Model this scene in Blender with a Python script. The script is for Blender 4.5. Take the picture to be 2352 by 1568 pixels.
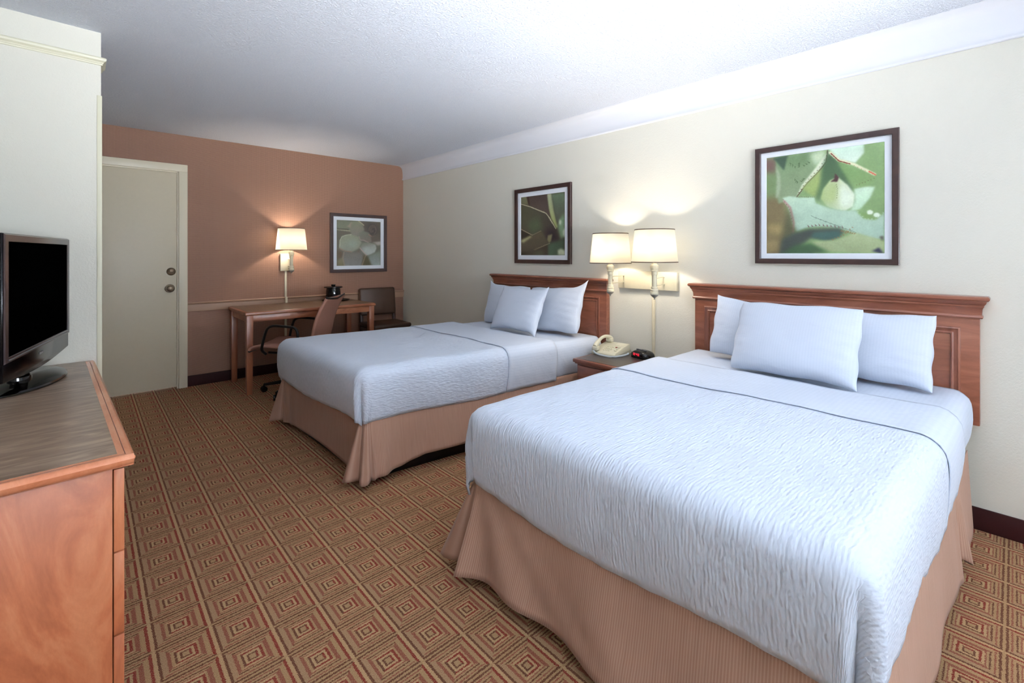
import bpy, bmesh, math, random
import numpy as np
from mathutils import Vector, Matrix
random.seed(7)
for o in list(bpy.data.objects):
    bpy.data.objects.remove(o)
SC = bpy.context.scene
COL = SC.collection
PI = math.pi

def s2l(c):
    c = c / 255.0
    return c / 12.92 if c <= .04045 else ((c + .055) / 1.055) ** 2.4
def rgb(r, g, b):
    return (s2l(r), s2l(g), s2l(b), 1)

# ------------------------------------------------------------ camera
cam = bpy.data.cameras.new('camera')
cam.sensor_width = 36
cam.lens = 1062.62 / 2352 * 36
cam.shift_y = -(784 - 583.6) / 2352
cam.clip_start = .02
cam_o = bpy.data.objects.new('camera', cam)
COL.objects.link(cam_o)
cam_o.location = (0, 0, 1.2566)
cam_o.rotation_euler = (PI / 2, 0, -math.radians(42.70))
SC.camera = cam_o
# ------------------------------------------------------------ colour management
SC.view_settings.view_transform = 'Standard'
SC.view_settings.look = 'None'
SC.view_settings.gamma = 1
SC.view_settings.use_curve_mapping = False
SC.view_settings.exposure = 0.22
# ------------------------------------------------------------ world and added fill lights
w = bpy.data.worlds.new('world'); SC.world = w; w.use_nodes = True
w.node_tree.nodes['Background'].inputs[0].default_value = (.62, .78, 1, 1)
w.node_tree.nodes['Background'].inputs[1].default_value = 1.0

def area_light(name, loc, target, sx, sy, power, color):
    L = bpy.data.lights.new(name, 'AREA'); L.shape = 'RECTANGLE'; L.size = sx; L.size_y = sy
    L.energy = power; L.color = color
    o = bpy.data.objects.new(name, L); COL.objects.link(o); o.location = loc
    o.rotation_euler = (Vector(target) - Vector(loc)).to_track_quat('-Z', 'Y').to_euler()
    return o
# added light panel at the unseen rear window, standing in for daylight
area_light('window_fill_light', (1.15, -3.34, 1.40), (1.3, 3.0, 2.0), 2.8, 1.5, 30, (.70, .85, 1.0))
# added unseen area light aimed at the ceiling, like a bounced flash
FL = area_light('ceiling_bounce_fill', (.95, -1.35, 1.15), (1.25, .35, 2.38), 1.0, .7, 66, (.90, .95, 1.0))
FL.data.spread = math.radians(78)
# added fill light outdoors, aimed up through the window to brighten the ceiling
area_light('outdoor_uplight_fill', (1.15, -4.9, .15), (1.15, 1.0, 2.4), 5.5, 2.2, 1400, (.82, .90, 1.0))
# invented ceiling lights, out of view (the glass bowl is built with the room)
ADDED_CEIL_LAMPS = [(1.25, -1.3), (1.25, 2.7)]
CEIL_POWER = [3, 14]

# ------------------------------------------------------------ helpers
def mesh_obj(name, verts, faces, mat=None, parent=None, smooth=False, uvs=None):
    me = bpy.data.meshes.new(name)
    me.from_pydata([tuple(v) for v in verts], [], faces)
    me.update()
    if uvs is not None:
        uvl = me.uv_layers.new(name='UVMap')
        for lp in me.loops:
            uvl.data[lp.index].uv = uvs[lp.vertex_index]
    if smooth:
        me.polygons.foreach_set('use_smooth', [True] * len(me.polygons))
    if mat: me.materials.append(mat)
    o = bpy.data.objects.new(name, me); COL.objects.link(o)
    if parent: o.parent = parent
    return o

def empty(name, loc=(0, 0, 0), rz=0):
    o = bpy.data.objects.new(name, None); COL.objects.link(o)
    o.location = loc; o.rotation_euler = (0, 0, rz); o.empty_display_size = .05
    return o

def tag(o, label, cat, group=None):
    o['label'] = label; o['category'] = cat
    if group: o['group'] = group
    return o
def struct(o):
    o['kind'] = 'structure'; return o

class MB:
    """collects shapes into one bmesh"""
    def __init__(s): s.bm = bmesh.new()
    def box(s, a, b, bev=0, seg=2, rot=None, piv=None):
        t = bmesh.new()
        bmesh.ops.create_cube(t, size=1)
        a = Vector(a); b = Vector(b); c = (a + b) / 2; d = b - a
        for v in t.verts: v.co = Vector((v.co.x * d.x, v.co.y * d.y, v.co.z * d.z)) + c
        if bev > 0:
            bmesh.ops.bevel(t, geom=list(t.edges), offset=bev, segments=seg, profile=.5, affect='EDGES')
        s._add(t, rot, piv); return s
    def _add(s, t, rot=None, piv=None):
        if rot is not None:
            p = Vector(piv or (0, 0, 0))
            for v in t.verts: v.co = rot @ (v.co - p) + p
        me = bpy.data.meshes.new('t'); t.to_mesh(me); s.bm.from_mesh(me); bpy.data.meshes.remove(me); t.free()
    def lathe(s, prof, c=(0, 0, 0), seg=32, sx=1, sy=1, rot=None):
        t = bmesh.new(); rings = []
        for r, z in prof:
            if r < 1e-5: rings.append([t.verts.new((0, 0, z))])
            else: rings.append([t.verts.new((r * sx * math.cos(2 * PI * k / seg), r * sy * math.sin(2 * PI * k / seg), z)) for k in range(seg)])
        for A, B in zip(rings[:-1], rings[1:]):
            for k in range(seg):
                k2 = (k + 1) % seg
                if len(A) == 1 and len(B) == 1: continue
                if len(A) == 1: t.faces.new((A[0], B[k2], B[k]))
                elif len(B) == 1: t.faces.new((A[k], A[k2], B[0]))
                else: t.faces.new((A[k], A[k2], B[k2], B[k]))
        bmesh.ops.recalc_face_normals(t, faces=list(t.faces))
        for v in t.verts:
            if rot is not None: v.co = rot @ v.co
            v.co += Vector(c)
        s._add(t); return s
    def tube(s, pts, r, seg=10, closed=False, cap=True):
        pts = [Vector(p) for p in pts]; n = len(pts); t = bmesh.new(); rings = []
        rr = r if isinstance(r, (list, tuple)) else [r] * n
        prev = None
        for i, p in enumerate(pts):
            if closed: d = pts[(i + 1) % n] - pts[i - 1]
            else: d = pts[min(i + 1, n - 1)] - pts[max(i - 1, 0)]
            d.normalize()
            if prev is None:
                up = Vector((0, 0, 1)) if abs(d.z) < .9 else Vector((1, 0, 0))
                a = d.cross(up).normalized()
            else:
                a = (prev - d * prev.dot(d)).normalized()
            prev = a; b = d.cross(a)
            rings.append([t.verts.new(p + (a * math.cos(2 * PI * k / seg) + b * math.sin(2 * PI * k / seg)) * rr[i]) for k in range(seg)])
        m = n if closed else n - 1
        for i in range(m):
            A = rings[i]; B = rings[(i + 1) % n]
            for k in range(seg):
                k2 = (k + 1) % seg
                t.faces.new((A[k], A[k2], B[k2], B[k]))
        if cap and not closed:
            t.faces.new(rings[0][::-1]); t.faces.new(rings[-1])
        bmesh.ops.recalc_face_normals(t, faces=list(t.faces))
        s._add(t); return s
    def prism(s, poly, axis, a, b, bev=0):
        """poly in the two other axes, extruded from a to b along axis"""
        t = bmesh.new()
        def P(q, k):
            if axis == 'x': return (k, q[0], q[1])
            if axis == 'y': return (q[0], k, q[1])
            return (q[0], q[1], k)
        A = [t.verts.new(P(q, a)) for q in poly]; B = [t.verts.new(P(q, b)) for q in poly]
        n = len(poly)
        t.faces.new(A); t.faces.new(B[::-1])
        for i in range(n): t.faces.new((A[i], B[i], B[(i + 1) % n], A[(i + 1) % n]))
        bmesh.ops.recalc_face_normals(t, faces=list(t.faces))
        if bev: bmesh.ops.bevel(t, geom=list(t.edges), offset=bev, segments=2, profile=.5, affect='EDGES')
        s._add(t); return s
    def build(s, name, mat, parent=None, smooth=True, off=(0, 0, 0), ang=35):
        me = bpy.data.meshes.new(name)
        if any(off): bmesh.ops.translate(s.bm, vec=-Vector(off), verts=list(s.bm.verts))
        s.bm.to_mesh(me); s.bm.free()
        me.materials.append(mat)
        if smooth:
            me.polygons.foreach_set('use_smooth', [True] * len(me.polygons))
            try: me.set_sharp_from_angle(angle=math.radians(ang))
            except Exception: pass
        o = bpy.data.objects.new(name, me); COL.objects.link(o)
        if parent: o.parent = parent
        return o

# ------------------------------------------------------------ materials
class NT:
    def __init__(s, name):
        s.m = bpy.data.materials.new(name); s.m.use_nodes = True
        s.t = s.m.node_tree; s.b = s.t.nodes['Principled BSDF']
    def n(s, typ, **kw):
        nd = s.t.nodes.new(typ)
        for k, v in kw.items():
            if k.startswith('i_'):
                key = k[2:]
                key = int(key) if key.isdigit() else key.replace('_', ' ')
                nd.inputs[key].default_value = v
            else: setattr(nd, k, v)
        return nd
    def l(s, a, b): s.t.links.new(a, b)
    def math(s, op, a, b=None, c=None, clamp=False):
        nd = s.t.nodes.new('ShaderNodeMath'); nd.operation = op; nd.use_clamp = clamp
        for i, x in enumerate((a, b, c)):
            if x is None: continue
            if isinstance(x, (int, float)): nd.inputs[i].default_value = x
            else: s.l(x, nd.inputs[i])
        return nd.outputs[0]
    def mix(s, f, a, b, blend='MIX'):
        nd = s.t.nodes.new('ShaderNodeMix'); nd.data_type = 'RGBA'; nd.blend_type = blend
        for i, x in ((0, f), (6, a), (7, b)):
            if isinstance(x, (int, float, tuple)): nd.inputs[i].default_value = x
            else: s.l(x, nd.inputs[i])
        return nd.outputs[2]
    def ramp(s, fac, stops, interp='LINEAR'):
        nd = s.t.nodes.new('ShaderNodeValToRGB'); cr = nd.color_ramp; cr.interpolation = interp
        while len(cr.elements) < len(stops): cr.elements.new(.5)
        for e, (p, c) in zip(cr.elements, stops): e.position = p; e.color = c
        s.l(fac, nd.inputs[0]); return nd.outputs[0]
    def bump(s, h, strength=.5, dist=.001):
        nd = s.t.nodes.new('ShaderNodeBump'); nd.inputs['Strength'].default_value = strength
        nd.inputs['Distance'].default_value = dist
        s.l(h, nd.inputs['Height']); s.l(nd.outputs[0], s.b.inputs['Normal']); return nd
    def obj(s, scale=(1, 1, 1), rot=(0, 0, 0), kind='Object'):
        tc = s.t.nodes.new('ShaderNodeTexCoord'); mp = s.t.nodes.new('ShaderNodeMapping')
        mp.inputs['Scale'].default_value = scale; mp.inputs['Rotation'].default_value = rot
        s.l(tc.outputs[kind], mp.inputs[0]); return mp.outputs[0]
    def noise(s, vec, scale=5, detail=3, rough=.5, dist=0):
        nd = s.t.nodes.new('ShaderNodeTexNoise'); s.l(vec, nd.inputs['Vector'])
        nd.inputs['Scale'].default_value = scale; nd.inputs['Detail'].default_value = detail
        nd.inputs['Roughness'].default_value = rough; nd.inputs['Distortion'].default_value = dist
        return nd.outputs['Fac']
def plain(name, col, rough=.5, metal=0, spec=.5, coat=0, emit=None, es=0, noise=0):
    N = NT(name); b = N.b
    b.inputs['Base Color'].default_value = col; b.inputs['Roughness'].default_value = rough
    b.inputs['Metallic'].default_value = metal; b.inputs['Specular IOR Level'].default_value = spec
    b.inputs['Coat Weight'].default_value = coat
    if emit: b.inputs['Emission Color'].default_value = emit; b.inputs['Emission Strength'].default_value = es
    if noise:
        f = N.noise(N.obj(), 40, 3)
        N.l(N.mix(N.math('MULTIPLY', f, noise), col, (col[0] * .6, col[1] * .6, col[2] * .6, 1)), b.inputs['Base Color'])
    return N.m

def wall_paint(name, col, col2, sc=70, st=.35, d=.002):
    N = NT(name); v = N.obj()
    f = N.noise(v, 1.6, 3)
    N.l(N.mix(f, col, col2), N.b.inputs['Base Color'])
    h = N.noise(v, sc, 3, .55, .6)
    N.bump(h, st, d); N.b.inputs['Roughness'].default_value = .55
    N.b.inputs['Specular IOR Level'].default_value = .25
    return N.m

def wood(name, c1, c2, c3, grain=(1, 1, 14), rough=.32, coat=.25, big=2.2, swirl=1.5):
    """grain: object coordinate scale, the long axis of the grain has the small number"""
    N = NT(name); v = N.obj(grain)
    a = N.noise(v, big, 5, .6, swirl)
    col = N.ramp(a, [(.28, c1), (.5, c2), (.72, c3)])
    v2 = N.obj(tuple(g * 7 for g in grain))
    g = N.noise(v2, 8, 3, .7)
    col = N.mix(N.math('MULTIPLY', g, .28), col, (c1[0] * .45, c1[1] * .45, c1[2] * .45, 1))
    N.l(col, N.b.inputs['Base Color'])
    N.b.inputs['Roughness'].default_value = rough; N.b.inputs['Coat Weight'].default_value = coat
    N.b.inputs['Coat Roughness'].default_value = .25
    N.bump(g, .08, .0006)
    return N.m

MAT = {}
MAT['wall_cream'] = wall_paint('cream_vinyl_wallcovering', rgb(219, 216, 203), rgb(215, 212, 201), 115, .45, .0025)
MAT['wall_upper'] = wall_paint('cream_green_paint', rgb(214, 212, 186), rgb(208, 208, 184), 60, .2, .001)
MAT['ceiling'] = None
def ceiling_mat():
    N = NT('popcorn_ceiling'); v = N.obj()
    N.b.inputs['Base Color'].default_value = rgb(232, 232, 236)
    a = N.noise(v, 95, 4, .7)
    b = N.ramp(a, [(.45, (0, 0, 0, 1)), (.68, (1, 1, 1, 1))])
    N.bump(b, .85, .006)
    N.l(N.mix(N.math('MULTIPLY', b, .6), rgb(232, 236, 246), rgb(247, 249, 254)), N.b.inputs['Base Color'])
    N.b.inputs['Roughness'].default_value = .9; N.b.inputs['Specular IOR Level'].default_value = .1
    return N.m
MAT['ceiling'] = ceiling_mat()
MAT['trim_white'] = plain('white_painted_trim', rgb(226, 227, 232), .45)
MAT['trim_cream'] = plain('cream_painted_trim', rgb(216, 212, 188), .45)
MAT['door'] = plain('cream_door_paint', rgb(205, 194, 170), .42, noise=.12)
MAT['door_frame'] = plain('light_cream_frame_paint', rgb(214, 204, 180), .4)
MAT['white_sheet'] = None

def wallpaper():
    N = NT('woven_terracotta_wallpaper')
    tc = N.n('ShaderNodeTexCoord'); sp = N.n('ShaderNodeSeparateXYZ'); N.l(tc.outputs['Object'], sp.inputs[0])
    P = 2 * PI / .0098
    cx = N.math('SINE', N.math('MULTIPLY', sp.outputs[0], P)); cz = N.math('SINE', N.math('MULTIPLY', sp.outputs[2], P))
    g = N.math('MAXIMUM', cx, cz)
    g = N.math('MULTIPLY_ADD', g, .5, .5)
    base = N.mix(N.noise(N.obj(), 1.4, 2), rgb(146, 109, 90), rgb(132, 98, 81))
    dark = N.mix(g, rgb(72, 38, 34), base)
    nz = N.noise(N.obj((1, 1, 1)), 180, 2)
    col = N.mix(N.math('MULTIPLY', nz, .25), dark, rgb(190, 150, 120))
    N.l(col, N.b.inputs['Base Color']); N.b.inputs['Roughness'].default_value = .6
    N.b.inputs['Specular IOR Level'].default_value = .25
    N.bump(g, .35, .001)
    return N.m
MAT['wallpaper'] = wallpaper()

def carpet():
    N = NT('concentric_square_carpet'); T = .152
    tc = N.n('ShaderNodeTexCoord')
    jn = N.n('ShaderNodeTexNoise'); N.l(tc.outputs['Object'], jn.inputs['Vector'])
    jn.inputs['Scale'].default_value = 260; jn.inputs['Detail'].default_value = 1
    sp = N.n('ShaderNodeSeparateXYZ'); N.l(tc.outputs['Object'], sp.inputs[0])
    sj = N.n('ShaderNodeSeparateColor'); N.l(jn.outputs['Color'], sj.inputs[0])
    jx = N.math('MULTIPLY', N.math('SUBTRACT', sj.outputs[0], .5), .009)
    jy = N.math('MULTIPLY', N.math('SUBTRACT', sj.outputs[1], .5), .009)
    def cell(c, off, j):
        x = N.math('ADD', N.math('SUBTRACT', c, off), j)
        fr = N.math('FRACT', N.math('ADD', N.math('DIVIDE', x, T), 40))
        return N.math('MULTIPLY', N.math('SUBTRACT', fr, .5), T)
    u = cell(sp.outputs[0], .310, jx); v = cell(sp.outputs[1], 1.54, jy)
    au = N.math('ABSOLUTE', u); av = N.math('ABSOLUTE', v)
    e = N.math('SUBTRACT', 1.0, N.math('DIVIDE', N.math('MAXIMUM', au, av), T / 2))
    tan = rgb(218, 178, 132); tan2 = rgb(200, 160, 116); olive = rgb(196, 156, 118)
    red = rgb(152, 44, 38); brown = rgb(116, 62, 44); mar = rgb(166, 94, 74)
    R = N.ramp(e, [(0, tan), (.07, red), (.18, tan2), (.36, mar), (.52, tan2), (.60, red), (.71, tan), (.80, red), (.89, tan2)], 'CONSTANT')
    B = N.ramp(e, [(0, tan), (.07, brown), (.17, olive), (.37, mar), (.50, tan2), (.61, brown), (.70, tan), (.80, brown), (.88, tan2)], 'CONSTANT')
    H = N.ramp(e, [(0, tan2), (.05, brown), (.13, tan2), (.20, mar), (.26, tan2), (.35, brown), (.41, tan2), (.48, mar), (.53, tan), (.62, red), (.70, tan), (.80, brown), (.87, tan2)], 'CONSTANT')
    side = N.math('GREATER_THAN', u, 0)
    col = N.mix(side, B, R)
    col = N.mix(N.math('GREATER_THAN', av, au), col, H)
    pile = N.noise(N.obj(), 520, 2, .7)
    col = N.mix(N.math('MULTIPLY', N.math('SUBTRACT', pile, .40, clamp=True), 2.6), col, rgb(84, 60, 44))
    fl = N.noise(N.obj((1, 1, 1.3)), 380, 2, .7)
    col = N.mix(N.math('MULTIPLY', N.math('SUBTRACT', fl, .50, clamp=True), 2.4), col, rgb(214, 186, 148))
    N.l(col, N.b.inputs['Base Color'])
    N.b.inputs['Roughness'].default_value = .95; N.b.inputs['Specular IOR Level'].default_value = .05
    N.bump(pile, .9, .006)
    return N.m
MAT['carpet'] = carpet()

# cherry woods
MAT['wood_z'] = wood('cherry_wood_upright_grain', rgb(114, 64, 46), rgb(136, 82, 62), rgb(152, 98, 76), (7, 7, 1))
MAT['wood_y'] = wood('cherry_wood_grain_along_y', rgb(112, 62, 44), rgb(134, 80, 60), rgb(150, 96, 74), (7, 1, 7))
MAT['wood_x'] = wood('cherry_wood_grain_along_x', rgb(132, 66, 44), rgb(152, 80, 56), rgb(168, 94, 66), (1, 7, 7))
MAT['dresser_wood'] = wood('light_cherry_dresser_wood', rgb(146, 76, 44), rgb(178, 102, 64), rgb(198, 128, 88), (3.2, 3.2, .9), .45, .05, 1.9, 3.2)
MAT['dresser_edge'] = wood('light_cherry_edge_wood', rgb(196, 118, 82), rgb(214, 138, 100), rgb(222, 152, 116), (5, 1, 5), .22, .5)
MAT['desk_wood'] = wood('honey_cherry_desk_wood', rgb(128, 74, 48), rgb(150, 92, 62), rgb(164, 106, 74), (2, 6, 6), .35)
MAT['desk_leg_wood'] = wood('honey_cherry_leg_wood', rgb(128, 72, 46), rgb(148, 88, 58), rgb(162, 102, 70), (6, 6, 1), .35)
def laminate(name, a, b, c, sc=(9, 1.6, 1)):
    N = NT(name); f = N.noise(N.obj(sc), 3.0, 5, .55, 1.6)
    N.l(N.ramp(f, [(.3, a), (.5, b), (.7, c)]), N.b.inputs['Base Color'])
    N.b.inputs['Roughness'].default_value = .3; N.b.inputs['Specular IOR Level'].default_value = .5
    return N.m
MAT['laminate'] = laminate('streaked_grey_brown_laminate', rgb(116, 93, 76), rgb(144, 121, 102), rgb(172, 149, 128), (1.6, 9, 1))
MAT['desk_laminate'] = laminate('brown_desk_laminate', rgb(92, 68, 50), rgb(104, 80, 60), rgb(116, 92, 70), (9, 1.6, 1))
MAT['stand_laminate'] = laminate('dark_grey_brown_laminate', rgb(62, 52, 50), rgb(74, 64, 60), rgb(86, 76, 70))
MAT['baseboard'] = plain('dark_brown_rubber_base', rgb(50, 20, 20), .6, spec=.15, noise=.5)
MAT['black_plastic'] = plain('black_plastic', rgb(14, 14, 15), .22)
MAT['black_matt'] = plain('matt_black', rgb(12, 12, 12), .6)
MAT['black_metal'] = plain('black_metal', rgb(20, 19, 19), .3, .3)
MAT['screen'] = plain('dark_screen', rgb(2, 2, 2), .25, spec=0)
MAT['tv_bezel'] = plain('glossy_grey_bezel', rgb(58, 46, 46), .2, spec=.5)
MAT['tv_gloss'] = plain('glossy_black', rgb(7, 5, 6), .10, spec=.5)
MAT['tv_shell'] = plain('gloss_black_shell', rgb(7, 5, 6), .18, spec=.18)
MAT['silver'] = plain('silver', rgb(150, 150, 152), .3, .8)
MAT['chrome'] = plain('chrome', rgb(190, 190, 188), .18, 1)
MAT['antique'] = plain('antique_bronze', rgb(96, 82, 66), .35, .85)
MAT['cream_plastic'] = plain('almond_plastic', rgb(212, 206, 182), .4)
MAT['grey_plastic'] = plain('dark_almond_plastic', rgb(176, 172, 152), .45)
MAT['key'] = plain('phone_key_plastic', rgb(226, 220, 196), .4)
MAT['red_plastic'] = plain('red_plastic', rgb(140, 40, 36), .4)
MAT['white_cord'] = plain('white_cord', rgb(214, 222, 228), .4)
MAT['lamp_cream'] = plain('cream_enamel', rgb(212, 203, 176), .45, noise=.25)
MAT['lamp_pewter'] = plain('pewter_cap', rgb(150, 150, 142), .35, .6)
MAT['shade_trim'] = plain('dark_brown_trim_tape', rgb(78, 60, 46), .7)
MAT['frame_wood'] = wood('dark_espresso_frame', rgb(44, 24, 24), rgb(54, 32, 30), rgb(64, 40, 34), (4, 4, 4), .3, .4)
MAT['mat_board'] = plain('white_mat_board', rgb(226, 230, 236), .7)
MAT['brown_vinyl'] = plain('dark_brown_vinyl', rgb(66, 44, 30), .38, noise=.3)
MAT['dark_wood'] = wood('dark_walnut', rgb(46, 22, 16), rgb(58, 30, 22), rgb(70, 38, 28), (6, 6, 1), .35)
MAT['sling'] = plain('mauve_brown_mesh_fabric', rgb(164, 116, 98), .7, noise=.3)
MAT['led_red'] = plain('red_led', rgb(255, 40, 60), .4, emit=rgb(255, 30, 60), es=1.6)
MAT['glass_dark'] = plain('smoked_display_glass', rgb(24, 4, 8), .1)

def shade_mat():
    N = NT('lit_linen_lamp_shade'); t = N.t; out = t.nodes['Material Output']
    d = N.n('ShaderNodeBsdfDiffuse'); tr = N.n('ShaderNodeBsdfTranslucent'); mx = N.n('ShaderNodeMixShader')
    d.inputs[0].default_value = rgb(246, 243, 234); tr.inputs[0].default_value = rgb(252, 249, 240)
    mx.inputs[0].default_value = .8
    N.l(d.outputs[0], mx.inputs[1]); N.l(tr.outputs[0], mx.inputs[2]); N.l(mx.outputs[0], out.inputs[0])
    return N.m
MAT['shade'] = shade_mat()
def glass_mat():
    N = NT('window_glass'); b = N.b
    b.inputs['Transmission Weight'].default_value = 1; b.inputs['Roughness'].default_value = 0
    b.inputs['IOR'].default_value = 1.02; b.inputs['Base Color'].default_value = (1, 1, 1, 1)
    return N.m
MAT['glass'] = glass_mat()
MAT['bowl'] = plain('frosted_glass_bowl', rgb(240, 240, 238), .3, emit=(1, .96, .9, 1), es=2.0)

def matelasse():
    """white coverlet: short lens-shaped ripples running along the bed (UV is in metres)"""
    N = NT('white_matelasse_coverlet')
    tc = N.n('ShaderNodeTexCoord')
    mp = N.n('ShaderNodeMapping'); mp.inputs['Scale'].default_value = (30, 26, 1); N.l(tc.outputs['UV'], mp.inputs[0])
    nz = N.noise(mp.outputs[0], 1.0, 2, .5)
    sp = N.n('ShaderNodeSeparateXYZ'); N.l(tc.outputs['UV'], sp.inputs[0])
    ph = N.math('ADD', N.math('MULTIPLY', sp.outputs[1], 2 * PI / .0095), N.math('MULTIPLY', nz, 8.0))
    h = N.math('MULTIPLY_ADD', N.math('SINE', ph), .5, .5)
    mp3 = N.n('ShaderNodeMapping'); mp3.inputs['Scale'].default_value = (40, 108, 1); mp3.inputs['Rotation'].default_value = (0, 0, .16); N.l(tc.outputs['UV'], mp3.inputs[0])
    vo = N.n('ShaderNodeTexVoronoi'); vo.feature = 'SMOOTH_F1'; vo.inputs['Scale'].default_value = 1; N.l(mp3.outputs[0], vo.inputs['Vector'])
    h = N.math('SUBTRACT', N.math('MULTIPLY', h, .3), N.math('MULTIPLY', vo.outputs['Distance'], 1.8))
    mp2 = N.n('ShaderNodeMapping'); mp2.inputs['Scale'].default_value = (45, 110, 1); N.l(tc.outputs['UV'], mp2.inputs[0])
    h2 = N.noise(mp2.outputs[0], 1.0, 2, .5)
    hh = N.math('ADD', h, N.math('MULTIPLY', h2, .9))
    N.bump(hh, .7, .0024)
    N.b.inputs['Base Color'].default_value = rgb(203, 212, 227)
    N.b.inputs['Roughness'].default_value = .75; N.b.inputs['Specular IOR Level'].default_value = .2
    N.b.inputs['Sheen Weight'].default_value = .15
    return N.m
MAT['coverlet'] = matelasse()
def sheet_mat(name, axis=1, per=.018, col=rgb(228, 231, 238)):
    N = NT(name); tc = N.n('ShaderNodeTexCoord'); sp = N.n('ShaderNodeSeparateXYZ'); N.l(tc.outputs['UV'], sp.inputs[0])
    st = N.math('MULTIPLY_ADD', N.math('SINE', N.math('MULTIPLY', sp.outputs[axis], 2 * PI / per)), .5, .5)
    c2 = (col[0] * .965, col[1] * .97, col[2] * .975, 1)
    N.l(N.mix(st, col, c2), N.b.inputs['Base Color'])
    mp = N.n('ShaderNodeMapping'); mp.inputs['Scale'].default_value = (6, 9, 1); N.l(tc.outputs['UV'], mp.inputs[0])
    wr = N.noise(mp.outputs[0], 1.2, 4, .6, .8)
    h = N.math('ADD', wr, N.math('MULTIPLY', st, .03))
    N.bump(h, .5, .008)
    N.b.inputs['Roughness'].default_value = .7; N.b.inputs['Specular IOR Level'].default_value = .2
    return N.m
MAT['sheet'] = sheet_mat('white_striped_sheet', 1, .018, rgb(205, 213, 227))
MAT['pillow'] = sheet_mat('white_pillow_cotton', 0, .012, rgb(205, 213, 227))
def skirt_mat():
    N = NT('tan_ribbed_bed_skirt'); tc = N.n('ShaderNodeTexCoord'); sp = N.n('ShaderNodeSeparateXYZ'); N.l(tc.outputs['UV'], sp.inputs[0])
    st = N.math('MULTIPLY_ADD', N.math('SINE', N.math('MULTIPLY', sp.outputs[0], 2 * PI / .0075)), .5, .5)
    st = N.math('POWER', st, 2.0)
    mp = N.n('ShaderNodeMapping'); mp.inputs['Scale'].default_value = (60, 3, 1); N.l(tc.outputs['UV'], mp.inputs[0])
    nz = N.noise(mp.outputs[0], 2, 2)
    base = N.mix(nz, rgb(168, 132, 112), rgb(146, 110, 92))
    N.l(N.mix(N.math('MULTIPLY', st, .5), base, rgb(190, 158, 140)), N.b.inputs['Base Color'])
    N.b.inputs['Roughness'].default_value = .8; N.b.inputs['Specular IOR Level'].default_value = .15
    N.b.inputs['Sheen Weight'].default_value = .1
    N.bump(st, .3, .0008)
    return N.m
MAT['skirt'] = skirt_mat()

# ------------------------------------------------------------ room shell
XR, YB, ZC = 3.0024, 5.3155, 2.3788
XL, YR = -.56, -3.4
def slab(name, a, b, mat, bev=0):
    return struct(MB().box(a, b, bev).build(name, mat, smooth=bev > 0))
slab('floor', (XL - .1, YR - .1, -.1), (XR + .1, YB + .1, 0), MAT['carpet'])
slab('ceiling', (XL - .1, YR - .1, ZC), (XR + .1, YB + .1, ZC + .1), MAT['ceiling'])
slab('wall_right', (XR, YR - .1, 0), (XR + .1, YB + .1, ZC), MAT['wall_cream'])
slab('wall_left', (XL - .1, YR - .1, 0), (XL, YB + .1, ZC), MAT['wall_cream'])
DX0, DX1, DZ = -.265, .6445, 2.03
mb = MB()
mb.box((XL, YB, 0), (DX0, YB + .1, ZC)); mb.box((DX1, YB, 0), (XR, YB + .1, ZC)); mb.box((DX0, YB, DZ + .01), (DX1, YB + .1, ZC))
struct(mb.build('wall_back', MAT['wallpaper'], smooth=False))
# wall behind the photographer, with the window opening
WX0, WX1, WZ0, WZ1 = -.3, 2.6, .62, 2.16
mb = MB()
mb.box((XL, YR - .1, 0), (WX0, YR, ZC)); mb.box((WX1, YR - .1, 0), (XR, YR, ZC))
mb.box((WX0, YR - .1, 0), (WX1, YR, WZ0)); mb.box((WX0, YR - .1, WZ1), (WX1, YR, ZC))
struct(mb.build('wall_rear', MAT['wall_cream'], smooth=False))
mb = MB()
for x in (WX0, (WX0 + WX1) / 2 - .025, WX1 - .05): mb.box((x, YR - .08, WZ0), (x + .05, YR - .02, WZ1), .004)
for z in (WZ0, WZ1 - .05): mb.box((WX0, YR - .08, z), (WX1, YR - .02, z + .05), .004)
wf = struct(mb.build('window_1', MAT['trim_white']))
g = MB().box((WX0, YR - .055, WZ0), (WX1, YR - .05, WZ1)).build('pane', MAT['glass'], wf, smooth=False)
# partition on the left, a little out of square, with its moulding
A_ = Vector((.0595, 3.1431)); B_ = Vector((XL, 3.1431 - (.0595 - XL) * .062))
mb = MB().prism([(A_.x, A_.y), (B_.x, B_.y), (B_.x, B_.y + .22), (A_.x, A_.y + .14)], 'z', 0, ZC)
struct(mb.build('wall_partition', MAT['wall_cream'], smooth=False))
dirp = (B_ - A_).normalized(); nrm = Vector((dirp.y, -dirp.x))
if nrm.y > 0: nrm = -nrm
def part_mould(prof, z0, name, mat, e=.012):
    """profile (out, dz) swept along the partition face and returned round its free end"""
    pts = []
    a = A_ - dirp * 0; b = B_
    verts = []; n = len(prof)
    stations = [(b, nrm), (a, None), (a + Vector((0, .14)), Vector((1, 0)))]
    for p, nn in stations:
        for o_, z in prof:
            if nn is None: q = a + nrm * o_ + Vector((1, 0)) * o_
            else: q = p + nn * o_
            verts.append((q.x, q.y, z0 + z))
    faces = []
    for s_ in range(2):
        for i in range(n - 1):
            a0 = s_ * n + i; faces.append((a0, a0 + 1, a0 + n + 1, a0 + n))
    return mesh_obj(name, verts, faces, mat)
prof = [(0, 0), (.005, .001), (.006, .008), (.009, .009), (.009, .014), (.012, .017), (.018, .022), (.020, .030), (.018, .036), (.010, .040), (0, .042)]
struct(part_mould(prof, 2.213, 'trim_3', MAT['trim_cream']))
mb = MB().box((A_.x - .016, A_.y - .005, .09), (A_.x + .004, A_.y + .012, 2.06), .0015)
struct(mb.build('trim_4', MAT['trim_cream']))
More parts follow.
